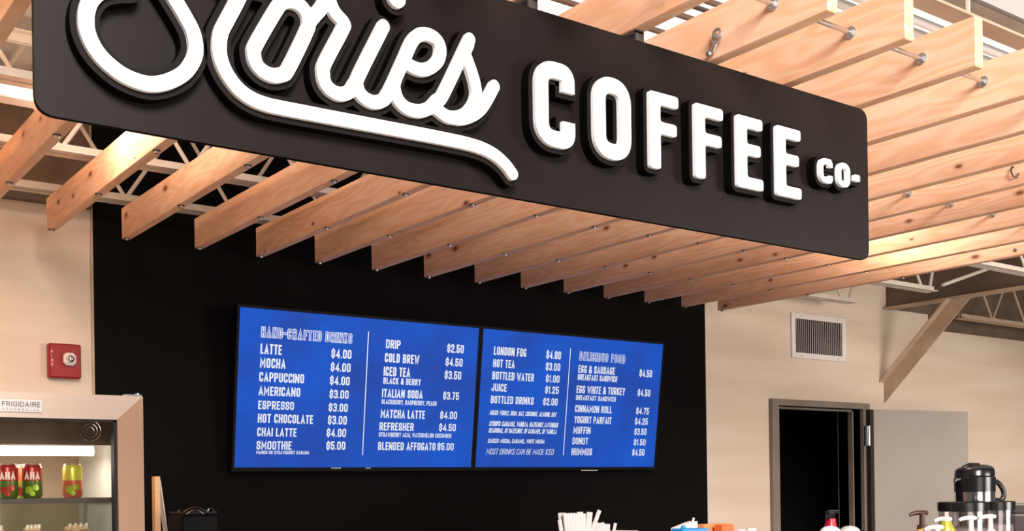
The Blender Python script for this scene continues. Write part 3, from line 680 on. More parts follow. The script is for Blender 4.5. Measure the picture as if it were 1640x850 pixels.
def O_(x0, x1, z0, z1, wd, r, e=.011):
    a, b, c, d2 = x0 + wd / 2, x1 - wd / 2, z0 + wd / 2 * .92, z1 - wd / 2 * .92
    put([], [(fillet([(a, c), (b, c), (b, d2), (a, d2)], r, True, n=8), wd, True)], e)
def Fp(x0, x1, z0, z1, st=.0345, bar=.028): return [(x0, z0), (x0 + st, z0), (x0 + st, z1 - .096), (x1 - .006, z1 - .096), (x1 - .006, z1 - .068), (x0 + st, z1 - .068), (x0 + st, z1 - bar), (x1, z1 - bar), (x1, z1), (x0, z1)]
def Ep(x0, x1, z0, z1, st=.0365, bar=.028): return [(x0, z0), (x1 + .001, z0), (x1 + .001, z0 + bar), (x0 + st, z0 + bar), (x0 + st, z1 - .096), (x1 - .008, z1 - .096), (x1 - .008, z1 - .068), (x0 + st, z1 - .068), (x0 + st, z1 - bar), (x1, z1 - bar), (x1, z1), (x0, z1)]
zA, zB_ = H + .742, H + .925
C_(1.470, 1.580, zA, zB_, .0355, H + .866, H + .801, .040)
O_(1.635, 1.748, zA, zB_, .0355, .040)
put([Fp(1.807, 1.901, zA, zB_ - .003)]); put([Fp(1.957, 2.055, zA, zB_ - .003)])
put([Ep(2.105, 2.200, zA, zB_ - .003)]); put([Ep(2.253, 2.349, zA, zB_ - .003)])
C_(2.426, 2.481, H + .803, H + .867, .0155, H + .8465, H + .8235, .018, .010)
O_(2.502, 2.557, H + .803, H + .867, .0155, .018, .010)
put([[(2.575, H + .826), (2.599, H + .826), (2.599, H + .844), (2.575, H + .844)]], e=.010, r=.004)

# ---------------------------------------------------------------- menu screens
def shrink(pts, d):
    e = [Vector(v) for v in pts]
    for i, j in ((0, 1), (-1, -2)):
        v = e[j] - e[i]
        if v.length > d * 1.2: e[i] = e[i] + v.normalized() * d
    return [tuple(v) for v in e]
def tv(x0, wd, lines, label):
    BL = Vector((x0, 5.13, H + .112)); V = Vector((0, -.100, .763)); vs_ = V.length / .762; V.normalize(); U = Vector((1, 0, 0)); Nn = V.cross(U).normalized()
    if Nn.y > 0: Nn = -Nn
    def P(u, v, d=0): return BL + U * u + V * (v * vs_) + Nn * d
    def slab(g, u0, u1, v0, v1, d0, d1, mi=0):
        vs = [P(u, v, d) for d in (d0, d1) for u, v in ((u0, v0), (u1, v0), (u1, v1), (u0, v1))]
        return g.add(vs, [(0, 3, 2, 1), (4, 5, 6, 7), (0, 1, 5, 4), (1, 2, 6, 5), (2, 3, 7, 6), (3, 0, 4, 7)], mi)
    t = thing('menu_screen', P(wd / 2, 0, -.03), label, 'screen', 'menu screens on the black wall')
    b = .013
    mesh('screen_case', slab(G(), -b, wd + b, -.020, .762 + b, -.045, -.004), 'screen_bezel', t)
    g = G(); slab(g, -b, 0, -.020, .762 + b, -.004, .003); slab(g, wd, wd + b, -.020, .762 + b, -.004, .003); slab(g, 0, wd, -.020, 0, -.004, .003); slab(g, 0, wd, .762, .762 + b, -.004, .003)
    mesh('bezel', g, 'screen_bezel', t)
    scr = mesh('screen', slab(G(), 0, wd, 0, .762, -.004, 0), 'screen_blue', t)
    g = G(); slab(g, .52, .575, -.006, -.002, .003, .0045) if x0 < 3 else slab(g, .77, .90, -.022, -.018, .003, .0045)
    if x0 < 3: slab(g, .72, .75, -.006, -.002, .003, .0045)
    mesh('maker_badge', g, 'badge', t)
    mesh('wall_mount', G().box(x0 + wd * .35, x0 + wd * .65, 5.145, YW, H + .18, H + .36), 'screen_bezel', t)
    for txt, u0, v0, w_, h_ in lines:
        g = G()
        if txt == '|':
            slab(g, u0, u0 + .0048, v0, v0 + h_, .0008, .0012); mesh('divider_line', g, 'screen_text', scr); continue
        head = txt in ('HAND-CRAFTED DRINKS', 'DELICIOUS FOOD'); small = h_ < .028
        thin = txt.startswith('MOST'); wt = h_ * (.165 if not thin else .09) * (1.0 if not small else .95)
        if head: wt = h_ * .23
        for pts, closed in text_strokes(txt, u0, v0, w_, h_, wt, .22 if thin or txt[:6] in ('MILKS:', 'SYRUPS', 'SEASON', 'SAUCES') else 0):
            vv, ff = ribbon_flat(pts, wt, closed); g.add([P(a[0], a[1], .0010) for a in vv], ff, 0)
            if head: vv, ff = ribbon_flat(pts if closed else shrink(pts, wt * .25), wt * .48, closed); g.add([P(a[0], a[1], .0018) for a in vv], ff, 1)
        mesh('menu_heading' if head else 'menu_line', g, ['screen_text', 'screen_fill'], scr, recalc=False)
MENU_LEFT = [
  ('HAND-CRAFTED DRINKS', 0.1115, 0.6272, 0.496, 0.0521),
  ('LATTE', 0.1119, 0.5488, 0.1107, 0.0488),
  ('MOCHA', 0.1126, 0.4831, 0.1337, 0.0466),
  ('CAPPUCCINO', 0.1111, 0.4163, 0.2376, 0.0454),
  ('AMERICANO', 0.1107, 0.3496, 0.2205, 0.0443),
  ('ESPRESSO', 0.1114, 0.2831, 0.1887, 0.0411),
  ('HOT CHOCOLATE', 0.1121, 0.2174, 0.2954, 0.044),
  ('CHAI LATTE', 0.1116, 0.1519, 0.2089, 0.0419),
  ('SMOOTHIE', 0.1111, 0.0874, 0.1853, 0.0417),
  ('MANGO OR STRAWBERRY BANANA', 0.1111, 0.065, 0.2834, 0.0173),
  ('$4.00', 0.493, 0.5508, 0.1138, 0.0454),
  ('$4.00', 0.493, 0.4839, 0.1123, 0.0442),
  ('$4.00', 0.4917, 0.4167, 0.1121, 0.044),
  ('$3.00', 0.493, 0.3491, 0.1083, 0.0429),
  ('$3.00', 0.4918, 0.2824, 0.1081, 0.0417),
  ('$3.00', 0.4904, 0.2179, 0.1078, 0.0437),
  ('$4.00', 0.4867, 0.1542, 0.1101, 0.0425),
  ('$5.00', 0.4879, 0.0892, 0.1086, 0.0424),
  ('DRIP', 0.8055, 0.6182, 0.0869, 0.0447),
  ('COLD BREW', 0.8025, 0.5465, 0.2099, 0.0468),
  ('ICED TEA', 0.8008, 0.4755, 0.1596, 0.0478),
  ('BLACK & BERRY', 0.8005, 0.4344, 0.2295, 0.0333),
  ('ITALIAN SODA', 0.7972, 0.3645, 0.2479, 0.0442),
  ('BLACKBERRY, RASPBERRY, PEACH', 0.7968, 0.33, 0.3394, 0.0243),
  ('MATCHA LATTE', 0.7948, 0.258, 0.2714, 0.044),
  ('REFRESHER', 0.7915, 0.1928, 0.2088, 0.0417),
  ('STRAWBERRY ACAI, WATERMELON CUCUMBER', 0.7898, 0.1595, 0.4541, 0.023),
  ('BLENDED AFFOGATO', 0.7889, 0.0904, 0.356, 0.0415),
  ('$2.50', 1.1848, 0.6192, 0.1078, 0.0452),
  ('$4.50', 1.1795, 0.5473, 0.1105, 0.0428),
  ('$3.50', 1.1783, 0.4769, 0.1074, 0.0438),
  ('$3.75', 1.176, 0.3668, 0.1028, 0.0413),
  ('$4.00', 1.1638, 0.2619, 0.1094, 0.0411),
  ('$4.50', 1.1611, 0.196, 0.1091, 0.0398),
  ('$5.00', 1.1573, 0.0921, 0.106, 0.0397),
  ('|', 0.6965, 0.0634, 0.005, 0.6320),
]
MENU_RIGHT = [
  ('LONDON FOG', 0.0798, 0.6243, 0.2259, 0.0463),
  ('HOT TEA', 0.0801, 0.5566, 0.1489, 0.0442),
  ('BOTTLED WATER', 0.0791, 0.4889, 0.2924, 0.0443),
  ('JUICE', 0.0792, 0.4239, 0.1048, 0.0421),
  ('BOTTLED DRINKS', 0.0794, 0.3568, 0.3013, 0.0422),
  ('MILKS: WHOLE, SKIM, OAT, COCONUT, ALMOND, SOY', 0.0759, 0.2921, 0.4754, 0.0256),
  ('SYRUPS: CARAMEL, VANILLA, HAZELNUT, LAVENDER', 0.0771, 0.2304, 0.4916, 0.0278),
  ('SEASONAL, SF HAZELNUT, SF CARAMEL, SF VANILLA', 0.0762, 0.1929, 0.487, 0.0267),
  ('SAUCES: MOCHA, CARAMEL, WHITE MOCHA', 0.0742, 0.1361, 0.4037, 0.0234),
  ('MOST DRINKS CAN BE MADE ICED', 0.0695, 0.0715, 0.4811, 0.0324),
  ('$4.00', 0.4513, 0.6239, 0.1083, 0.0466),
  ('$3.00', 0.453, 0.5573, 0.1069, 0.0444),
  ('$1.00', 0.4592, 0.4902, 0.1012, 0.0422),
  ('$1.25', 0.4593, 0.4253, 0.1012, 0.0423),
  ('$2.00', 0.4508, 0.3577, 0.1069, 0.0412),
  ('DELICIOUS FOOD', 0.6999, 0.6273, 0.3616, 0.0521),
  ('EGG & SAUSAGE', 0.6979, 0.5559, 0.2876, 0.0441),
  ('BREAKFAST SANDWICH', 0.6978, 0.5133, 0.3099, 0.0348),
  ('EGG WHITE & TURKEY', 0.6954, 0.4365, 0.3841, 0.0442),
  ('BREAKFAST SANDWICH', 0.6954, 0.3957, 0.3131, 0.0291),
  ('CINNAMON ROLL', 0.6939, 0.3244, 0.2893, 0.042),
  ('YOGURT PARFAIT', 0.6939, 0.2594, 0.2924, 0.042),
  ('MUFFIN', 0.6922, 0.1967, 0.1329, 0.0421),
  ('DONUT', 0.6906, 0.1342, 0.1203, 0.041),
  ('HUMMUS', 0.6889, 0.0694, 0.1595, 0.0422),
  ('$4.50', 1.1882, 0.5546, 0.1065, 0.0446),
  ('$4.50', 1.1856, 0.4366, 0.1065, 0.0422),
  ('$4.75', 1.1839, 0.3258, 0.108, 0.0411),
  ('$4.25', 1.1806, 0.2611, 0.108, 0.0412),
  ('$3.50', 1.1821, 0.1983, 0.1029, 0.04),
  ('$1.50', 1.1838, 0.1336, 0.0996, 0.0389),
  ('$4.50', 1.1769, 0.0694, 0.1031, 0.0413),
  ('|', 0.6255, 0.0696, 0.005, 0.6230),
]

tv(2.104, 1.386, MENU_LEFT, 'left blue menu screen listing hand-crafted drinks and prices')
tv(3.519, 1.370, MENU_RIGHT, 'right blue menu screen with teas, bottled drinks and food prices')

def flat_text(g, txt, x0, z0, w_, h_, t, y, mi=0):
    for pts, closed in text_strokes(txt, x0, z0, w_, h_, t):
        vv, ff = ribbon_flat(pts, t, closed); g.add([(a[0], y, a[1]) for a in vv], ff, mi)
    return g

# ---------------------------------------------------------------- fire alarm, vent
t = thing('fire_alarm', (1.334, YW, H + .585), 'dark red fire alarm strobe box on the tan wall', 'alarm')
mesh('housing', G().box(1.265, 1.403, YW - .045, YW, H + .511, H + .664, c=.006), 'alarm_red', t)
mesh('strobe_lens', G().box(1.322, 1.376, YW - .075, YW - .044, H + .566, H + .622, c=.012), 'vent_white', t)
mesh('strobe_reflector', G().ball((1.349, YW - .072, H + .594), .018, 12), 'chrome', t, smooth=True)
g = G()
for i, c in enumerate('FIRE'): flat_text(g, c, 1.273, H + .618 - i * .018, .010 if c != 'I' else .003, .013, .0022, YW - .0456)
mesh('lettering', g, 'alarm_ink', t, recalc=False)
t = thing('vent_grille', (6.62, YW, H + 1.05), 'white vent grille with thin upright slats high on the wall', 'vent')
fx0, fx1, fz0, fz1 = 6.312, 6.925, H + .892, H + 1.216
b = .040
g = G().box(fx0, fx0 + b, YW - .016, YW - .001, fz0, fz1, c=.003).box(fx1 - b, fx1, YW - .016, YW - .001, fz0, fz1, c=.003).box(fx0 + b, fx1 - b, YW - .016, YW - .001, fz0, fz0 + b, c=.003).box(fx0 + b, fx1 - b, YW - .016, YW - .001, fz1 - b, fz1, c=.003)
mesh('frame', g, 'vent_white', t)
mesh('backing', G().box(fx0 + b, fx1 - b, YW - .003, YW - .001, fz0 + b, fz1 - b), 'vent_dark', t)
for i in range(24):
    xx = fx0 + b + .011 + i * (fx1 - fx0 - 2 * b - .014) / 24
    mesh('slat', G().add([(xx, YW - .014, fz0 + b), (xx + .0035, YW - .014, fz0 + b), (xx + .012, YW - .004, fz0 + b), (xx + .0085, YW - .004, fz0 + b), (xx, YW - .014, fz1 - b), (xx + .0035, YW - .014, fz1 - b), (xx + .012, YW - .004, fz1 - b), (xx + .0085, YW - .004, fz1 - b)], FS), 'vent_white', t)
g = G()
for xx in (fx0 + .1, fx1 - .1):
    for zz in (fz0 + .017, fz1 - .017): g.tube((xx, YW - .018, zz), (xx, YW - .015, zz), .005, 8)
mesh('screw', g, 'zinc', t)

# ---------------------------------------------------------------- glass door cooler
FX0, FX1, FY, FZT = .250, 1.252, 3.85, H + .330
fr = thing('glass_door_cooler', ((FX0 + FX1) / 2, 4.2, 0), 'stainless glass-door cooler with lit shelves in the lower left corner', 'cooler')
def quad_prism(a, y0, y1):
    g = G(); vs = [(p[0], y0, p[1]) for p in a] + [(p[0], y1, p[1]) for p in a]
    return g.add(vs, FS)
w_ = .0885; zb0 = .25
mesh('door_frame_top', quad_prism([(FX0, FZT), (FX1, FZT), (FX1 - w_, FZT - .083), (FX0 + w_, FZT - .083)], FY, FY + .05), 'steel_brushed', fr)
mesh('door_frame_side', quad_prism([(FX1, FZT - .0006), (FX1, zb0), (FX1 - w_, zb0 + .083), (FX1 - w_, FZT - .0836)], FY, FY + .05), 'steel_brushed_shaded', fr)
mesh('door_frame_side', quad_prism([(FX0, zb0), (FX0, FZT - .0006), (FX0 + w_, FZT - .0836), (FX0 + w_, zb0 + .083)], FY, FY + .05), 'steel_brushed_shaded', fr)
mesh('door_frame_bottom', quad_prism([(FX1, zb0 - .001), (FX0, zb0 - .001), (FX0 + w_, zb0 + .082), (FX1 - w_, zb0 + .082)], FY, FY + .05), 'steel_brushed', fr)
ix0, ix1, iz1 = FX0 + w_, FX1 - w_, FZT - .083
g = G().box(ix1 - .008, ix1, FY + .012, FY + .05, zb0 + .083, iz1).box(ix0, ix0 + .008, FY + .012, FY + .05, zb0 + .083, iz1).box(ix0, ix1, FY + .012, FY + .05, iz1 - .007, iz1)
mesh('gasket', g, 'gasket', fr)
mesh('glass_pane', G().box(ix0 + .004, ix1 - .004, FY + .020, FY + .026, zb0 + .085, iz1 - .004), 'door_glass', fr)
cb = FY + .052
g = G().box(FX0, FX0 + .04, cb, 4.62, .1, FZT - .004).box(FX1 - .04, FX1, cb, 4.62, .1, FZT - .004).box(FX0, FX1, cb, 4.62, FZT - .045, FZT - .004).box(FX0, FX1, 4.58, 4.62, .1, FZT - .004).box(FX0, FX1, cb, 4.62, 0.0, .26)
mesh('cabinet', g, 'steel_brushed', fr)
mesh('side_liner', G().box(FX1 - .044, FX1 - .0405, cb, 4.53, .26, FZT - .046), 'cabinet_white', fr)
mesh('side_liner', G().box(FX0 + .0405, FX0 + .044, cb, 4.53, .26, FZT - .046), 'cabinet_white', fr)
mesh('back_liner', G().box(FX0 + .041, FX1 - .041, 4.50, 4.53, .26, FZT - .046), 'cabinet_tan', fr)
mesh('fan_cover', G().box(FX0 + .045, FX1 - .045, 4.04, 4.06, H + .168, FZT - .047), 'cabinet_dark', fr)
g = G()
for r_ in (.036, .024, .012):
    g.path([(1.125 + r_ * cos(a), 4.034, H + .218 + r_ * sin(a)) for a in [2 * pi * i / 20 for i in range(21)]], .0028, 6)
mesh('fan_guard', g, 'chrome', fr, smooth=True)
mesh('lamp_tube', G().tube((FX0 + .06, 4.14, H + .150), (1.163, 4.14, H + .150), .0175, 14), 'tube_lamp', fr, smooth=True)
for z_, y0 in ((H - .0185, 3.945), (H - .155, 3.945), (1.05, 3.95), (.65, 3.95)):
    sh = mesh('shelf', G().box(FX0 + .046, FX1 - .046, y0, 4.48, z_ - .010, z_), 'shelf_glass', fr)
    mesh('shelf_rail', G().box(FX0 + .046, FX1 - .046, y0 - .008, y0, z_ - .016, z_ + .001).box(FX1 - .054, FX1 - .046, y0, 4.48, z_ - .016, z_ - .010), 'zinc_dark', sh)
mesh('shelf_post', G().box(1.148, 1.158, 4.20, 4.21, .30, H - .03), 'zinc', fr)
bd = mesh('badge', G().box(.785, .921, FY - .006, FY - .0002, H + .264, H + .305, c=.002), 'badge', fr)
g = G(); flat_text(g, 'FRIGIDAIRE', .798, H + .2815, .116, .0165, .0026, FY - .0066)
for i, c in enumerate('COMMERCIAL'): flat_text(g, c, .799 + i * .0118, H + .2695, .0052 if c != 'I' else .002, .006, .0012, FY - .0066)
mesh('badge_lettering', g, 'badge_ink', bd, recalc=False)
mesh('top_hinge', G().box(1.195, 1.249, FY + .004, FY + .045, FZT + .0005, FZT + .006).tube((1.240, FY + .025, FZT), (1.240, FY + .025, FZT + .011), .008, 10), 'zinc', fr)
mesh('door_lock', G().tube((FX1, FY + .03, H + .070), (FX1 + .008, FY + .03, H + .070), .007, 10), 'zinc', fr)
l = bpy.data.lights.new('cooler_lamp', 'AREA'); l.shape = 'RECTANGLE'; l.size = .75; l.size_y = .03; l.energy = 3.2; l.color = (1.0, .93, .84)
lo = bpy.data.objects.new('cooler_lamp', l); COL.objects.link(lo); lo.location = (.75, 4.14, H + .130)

# cans on the top shelf
def can(x, y, z, body, lower, label, group, word=None, fruit='can_red'):
    t = thing('drink_can', (x, y, z), label, 'can', group)
    prof = [(.0001, z + .0005), (.024, z + .0005), (.0285, z + .005), (.033, z + .012), (.033, z + .062)]
    prof2 = [(.033, z + .062), (.033, z + .104), (.0315, z + .108), (.0275, z + .116)]
    mesh('lower_wall', G().lathe(x, y, prof, 24), lower, t, smooth=True)
    mesh('upper_wall', G().lathe(x, y, prof2, 24), body, t, smooth=True)
    mesh('can_lid', G().lathe(x, y, [(.0275, z + .116), (.0285, z + .1185), (.027, z + .1195), (.0255, z + .1165), (.0001, z + .1165)], 24), 'zinc', t, smooth=True)
    c0 = math.atan2(-y, -x)      # side turned to the room
    g = G()
    if word:
        for pts, closed in text_strokes(word, 0, 0, .050, .026, .0055):
            vv, ff = ribbon_flat(pts, .0055, closed)
            g.add([(x + .0343 * cos(c0 + (a[0] - .025) / .033), y + .0343 * sin(c0 + (a[0] - .025) / .033), z + .066 + a[1]) for a in vv], ff)
        mesh('can_lettering', g, 'can_ink', t, recalc=False)
    g = G()
    for (da, zz, rr) in ((-.35, .030, .013), (.35, .038, .011), (.0, .018, .009)):
        cx, cz = da * .033, zz; ring = [(cx + rr * cos(2 * pi * i / 12), cz + rr * sin(2 * pi * i / 12)) for i in range(12)]
        g.add([(x + .0337 * cos(c0 + a / .033), y + .0337 * sin(c0 + a / .033), z + b) for a, b in [(cx, cz)] + ring], [(0, 1 + i, 1 + (i + 1) % 12) for i in range(12)])
    mesh('fruit_print', g, fruit, t, recalc=False)
zs = H - .0183
can(.856, 4.055, zs, 'can_red', 'can_green', 'red and green drink can at the far left of the cooler shelf', 'drink cans in the cooler', 'AHA', 'can_red')
can(.936, 4.060, zs, 'can_red', 'can_green', 'red and green drink can second from the left on the cooler shelf', 'drink cans in the cooler', 'AHA', 'can_lime')
can(.925, 4.165, zs, 'can_coral', 'can_olive', 'bright red can standing behind and between the two front cans', 'drink cans in the cooler')
can(1.068, 4.055, zs, 'can_yellow', 'can_coral', 'yellow and coral drink can standing alone on the cooler shelf', 'drink cans in the cooler', None, 'can_lime')
# wrapped pastries on the second shelf
def pastry(x, y, label, s=1.0):
    z = H - .1548; t = thing('wrapped_pastry', (x, y, z), label, 'pastry', 'wrapped pastries in the cooler')
    b = bmesh.new(); bmesh.ops.create_icosphere(b, subdivisions=2, radius=1)
    for v in b.verts:
        n = 1 + .12 * sin(v.co.x * 5 + x * 40) * cos(v.co.y * 4); v.co = Vector((x + v.co.x * .042 * s * n, y + v.co.y * .035 * n, z + .0245 + v.co.z * .019 * n))
    b.verts.index_update(); g = G().add([v.co[:] for v in b.verts], [[v.index for v in f.verts] for f in b.faces]); b.free()
    mesh('pastry', g, 'pastry', t, smooth=True)
    g = G()
    for i in range(4):
        xa = x + (-.026 + i * .017) * s
        g.path([(xa - .006, y - .030, z + .030), (xa, y - .012, z + .0415), (xa + .005, y + .012, z + .0410)], [.005, .0062, .004], 8)
    mesh('icing', g, 'pastry_light', t, smooth=True)
    mesh('wrapper', G().box(x - .046 * s, x + .046 * s, y - .038, y + .038, z, z + .003, c=.001), 'wrap_clear', t)
pastry(.815, 4.10, 'wrapped pastry at the far left of the lower cooler shelf')
pastry(.945, 4.10, 'small wrapped pastry in the middle of the lower cooler shelf', .75)
pastry(1.095, 4.10, 'large wrapped pastry near the right side of the lower cooler shelf', 1.1)

# ---------------------------------------------------------------- back counter, board, black appliance
t = thing('back_counter', (3.4, 4.9, 0), 'dark counter along the black wall below the menu screens', 'counter')
mesh('worktop', G().box(1.50, 5.9, 4.62, YW - .01, .97, 1.0, c=.003), 'counter_grey', t)
mesh('cabinet', G().box(1.52, 5.88, 4.66, YW - .012, 0, .97), 'counter_front', t)
mesh('leaning_board', G().box(1.627, 1.652, 4.86, 4.90, 1.0, H + .067, c=.002), 'board_wood', label='light wooden board standing on edge just right of the cooler', cat='board')
g = G().add([(1.656, 4.88, H + .052), (1.660, 4.88, H + .052), (1.660, 4.93, H + .052), (1.656, 4.93, H + .052), (1.735, 4.88, 1.001), (1.739, 4.88, 1.001), (1.739, 4.93, 1.001), (1.735, 4.93, 1.001)], FS)
mesh('paper_sheet', g, 'paper_white', label='white paper sheet leaning against the wooden board', cat='paper')
t = thing('black_appliance', (1.725, 4.75, 1.0), 'black appliance with two chrome arcs on its lid, below the left menu screen', 'appliance')
mesh('body', G().box(1.672, 1.842, 4.66, 4.84, 1.0, H - .100, c=.012), 'screen_bezel', t)
mesh('lid', G().box(1.677, 1.837, 4.666, 4.834, H - .100, H - .088, c=.005), 'black_matte', t)
for i, rr in enumerate((.000, .012)):
    pts = [(1.683 + rr + (.100 - 2 * rr) * u, 4.660, H - .088 - rr * .9 + .018 * sin(pi * u)) for u in [k / 12 for k in range(13)]]
    mesh('chrome_trim', G().path(pts, .0017, 6), 'chrome', t, smooth=True)
g = G().path([(1.795, 4.68, H - .092), (1.803, 4.68, H - .078), (1.815, 4.68, H - .076), (1.828, 4.68, H - .092)], .005, 8).path([(1.680, 4.72, H - .092), (1.684, 4.72, H - .080), (1.694, 4.72, H - .084)], .004, 8)
mesh('handle', g, 'black_plastic', t, smooth=True)

# ---------------------------------------------------------------- service counter and what stands on it
ZC = H - .33
t = thing('service_counter', (4.4, 2.6, 0), 'grey service counter under the sign, just below the bottom of the photo', 'counter')
mesh('worktop', G().box(1.85, 6.0, 1.85, 3.25, ZC - .04, ZC, c=.003), 'counter_grey', t)
mesh('front_panel', G().box(1.90, 5.95, 1.95, 3.20, 0, ZC - .04), 'counter_front', t)
def cup(name, x, y, r0, r1, h, mat, label, cat, group=None, z=None):
    z = ZC if z is None else z
    return mesh(name, G().lathe(x, y, [(.0001, z), (r0, z), (r1, z + h), (r1 - .003, z + h), (r0 - .003, z + .003), (.0001, z + .003)], 24), mat, smooth=True, label=label, cat=cat, group=group)
cup('straw_cup', 2.075, 2.52, .038, .048, .13, 'black_matte', 'black cup holding the taller bunch of paper-wrapped straws', 'cup', 'cups for straws')
cup('straw_cup', 2.205, 2.56, .038, .048, .13, 'black_matte', 'black cup holding the shorter bunch of paper-wrapped straws', 'cup', 'cups for straws')
rg = random.Random(3)
def straw(x, y, topx, topy, topz, label, group, flat=.006):
    p0 = Vector((x, y, ZC + .006)); p1 = Vector((topx, topy, topz)); d = (p1 - p0).normalized(); a = Vector((.85, -.5, 0)); a = (a - d * a.dot(d)).normalized(); b = d.cross(a)
    vs = []
    for p in (p0, p1):
        for k in range(8): vs.append(p + a * cos(2 * pi * k / 8) * flat + b * sin(2 * pi * k / 8) * .0035)
    g = G().add(vs, [(i, (i + 1) % 8, 8 + (i + 1) % 8, 8 + i) for i in range(8)] + [tuple(range(8)), tuple(range(8, 16))])
    mesh('wrapped_straw', g, 'straw_paper', label=label, cat='straw', group=group)
# tall bunch fans out to the left
for i in range(16):
    u = (i % 8) / 7.0; row = i // 8
    tx = 2.026 + u * .074; ty = 2.50 + row * .022
    lab = ('%s front straw from the left in the tall paper-wrapped bunch' % ORD[i]) if row == 0 else 'paper-wrapped straw in the back row of the tall bunch'
    straw(2.058 + u * .036, 2.506 + row * .024, tx, ty, H - .077 - rg.random() * .006, lab, 'straws of the tall bunch', .0055)
straw(2.048, 2.500, 1.998, 2.488, H - .098, 'paper-wrapped straw leaning out lowest on the left of the tall bunch', 'straws of the tall bunch', .006)
straw(2.104, 2.520, 2.113, 2.49, H - .078, 'wide paper-wrapped straw at the right edge of the tall bunch', 'straws of the tall bunch', .009)
straw(2.100, 2.545, 2.134, 2.51, H - .089, 'thin short straw just right of the tall bunch', 'straws of the tall bunch', .004)
straw(2.080, 2.552, 2.164, 2.505, H - .074, 'tallest straw, sticking up alone and leaning to the right', 'straws of the tall bunch', .0062)
for i in range(16):
    u = (i % 8) / 7.0; row = i // 8
    lab = ('%s front straw from the left in the short white bunch' % ORD[i]) if row == 0 else 'paper-wrapped straw in the back row of the short white bunch'
    straw(2.186 + u * .034, 2.542 + row * .03, 2.140 + u * .080, 2.53 + row * .024, H - .108 - .010 * abs(u - .4) - rg.random() * .005, lab, 'straws of the short bunch', .0055)
straw(2.228, 2.575, 2.262, 2.545, H - .116, 'single straw poking up to the right of the short bunch', 'straws of the short bunch', .005)
mesh('napkin', G().box(2.262, 2.325, 2.50, 2.60, ZC, H - .140, c=.006), 'straw_paper', label='stack of white napkins right of the straws', cat='napkins')

# snack boxes
t = thing('blue_box', (2.74, 2.75, ZC), 'bright blue box with a small round knob, left of the orange box', 'box')
mesh('box_body', G().box(2.706, 2.830, 2.70, 2.76, ZC, H - .153, c=.003), 'box_blue', t)
mesh('knob', G().ball((2.738, 2.73, H - .151), .010, 10), 'box_blue', t, smooth=True)
g = G().add([(2.845, 2.86, H - .158), (2.915, 2.86, H - .140), (2.940, 2.86, H - .136), (2.940, 2.90, H - .136), (2.915, 2.90, H - .140), (2.845, 2.90, H - .158), (2.845, 2.86, ZC), (2.940, 2.86, ZC), (2.940, 2.90, ZC), (2.845, 2.90, ZC)],
            [(0, 1, 4, 5), (1, 2, 3, 4), (0, 6, 7, 2, 1), (5, 4, 3, 8, 9), (0, 5, 9, 6), (2, 7, 8, 3), (6, 9, 8, 7)])
g.tube((2.925, 2.87, H - .138), (2.932, 2.87, H - .124), .004, 6)
mesh('paper_bag', g, 'paper_white', label='small white paper bag behind the blue box', cat='bag')
mesh('snack_box', G().box(2.974, 3.125, 2.86, 2.90, ZC, H - .148, c=.002), 'box_orange_pale', label='pale orange box behind the bright orange one', cat='box', group='orange boxes on the counter')
mesh('snack_box', G().box(3.005, 3.069, 2.80, 2.84, ZC, H - .150, c=.002), 'box_orange', label='bright orange box right of the blue box', cat='box', group='orange boxes on the counter')
mesh('small_carton', G().box(3.100, 3.129, 2.80, 2.815, ZC, H - .170, c=.002), 'paper_white', label='small white carton nearest the orange box', cat='carton', group='small white cartons')
mesh('small_carton', G().box(3.155, 3.190, 2.80, 2.815, ZC, H - .168, c=.002), 'paper_white', label='small white carton farther right of the orange box', cat='carton', group='small white cartons')

# red bottle, domed cups before the doorway
bx, by = 3.975, 3.07
t = thing('red_bottle', (bx, by, ZC), 'red spray bottle with a black trigger head before the dark doorway', 'bottle')
mesh('bottle_body', G().lathe(bx, by, [(.0001, ZC), (.036, ZC), (.038, ZC + .01), (.038, ZC + .10), (.030, ZC + .125), (.024, ZC + .150), (.022, ZC + .172), (.0001, ZC + .172)], 20), 'bottle_red', t, smooth=True)
g = G().box(bx - .020, bx + .016, by - .014, by + .014, ZC + .172, ZC + .200, c=.004).box(bx - .024, bx + .045, by - .010, by + .010, ZC + .192, ZC + .208, c=.004).tube((bx - .02, by, ZC + .188), (bx - .036, by - .01, ZC + .168), .006, 8)
mesh('trigger_head', g, 'black_plastic', t, smooth=False)
def domed(x, y, label, mat, z1):
    t = thing('domed_cup', (x, y, ZC), label, 'cup', 'domed cups before the doorway')
    h = z1 - .030 - ZC
    mesh('cup_body', G().lathe(x, y, [(.0001, ZC), (.028, ZC), (.043, ZC + h), (.0001, ZC + h)], 24), 'paper_white', t, smooth=True)
    prof = [(.046, ZC + h), (.046, ZC + h + .005)] + [(.043 * cos(a), ZC + h + .005 + .028 * sin(a)) for a in [pi / 2 * k / 6 for k in range(6)]] + [(.0001, ZC + h + .033)]
    mesh('domed_lid', G().lathe(x, y, prof, 24), mat, t, smooth=True)
domed(3.70, 2.86, 'white cup with an opaque white domed lid in front of the red bottle', 'paper_white', H - .180)
domed(3.80, 2.84, 'cup with a glossy silvery domed lid right of the red bottle', 'badge', H - .182)

# airpot
ax, ay = 4.585, 2.76; rx, ry = .805, -.592

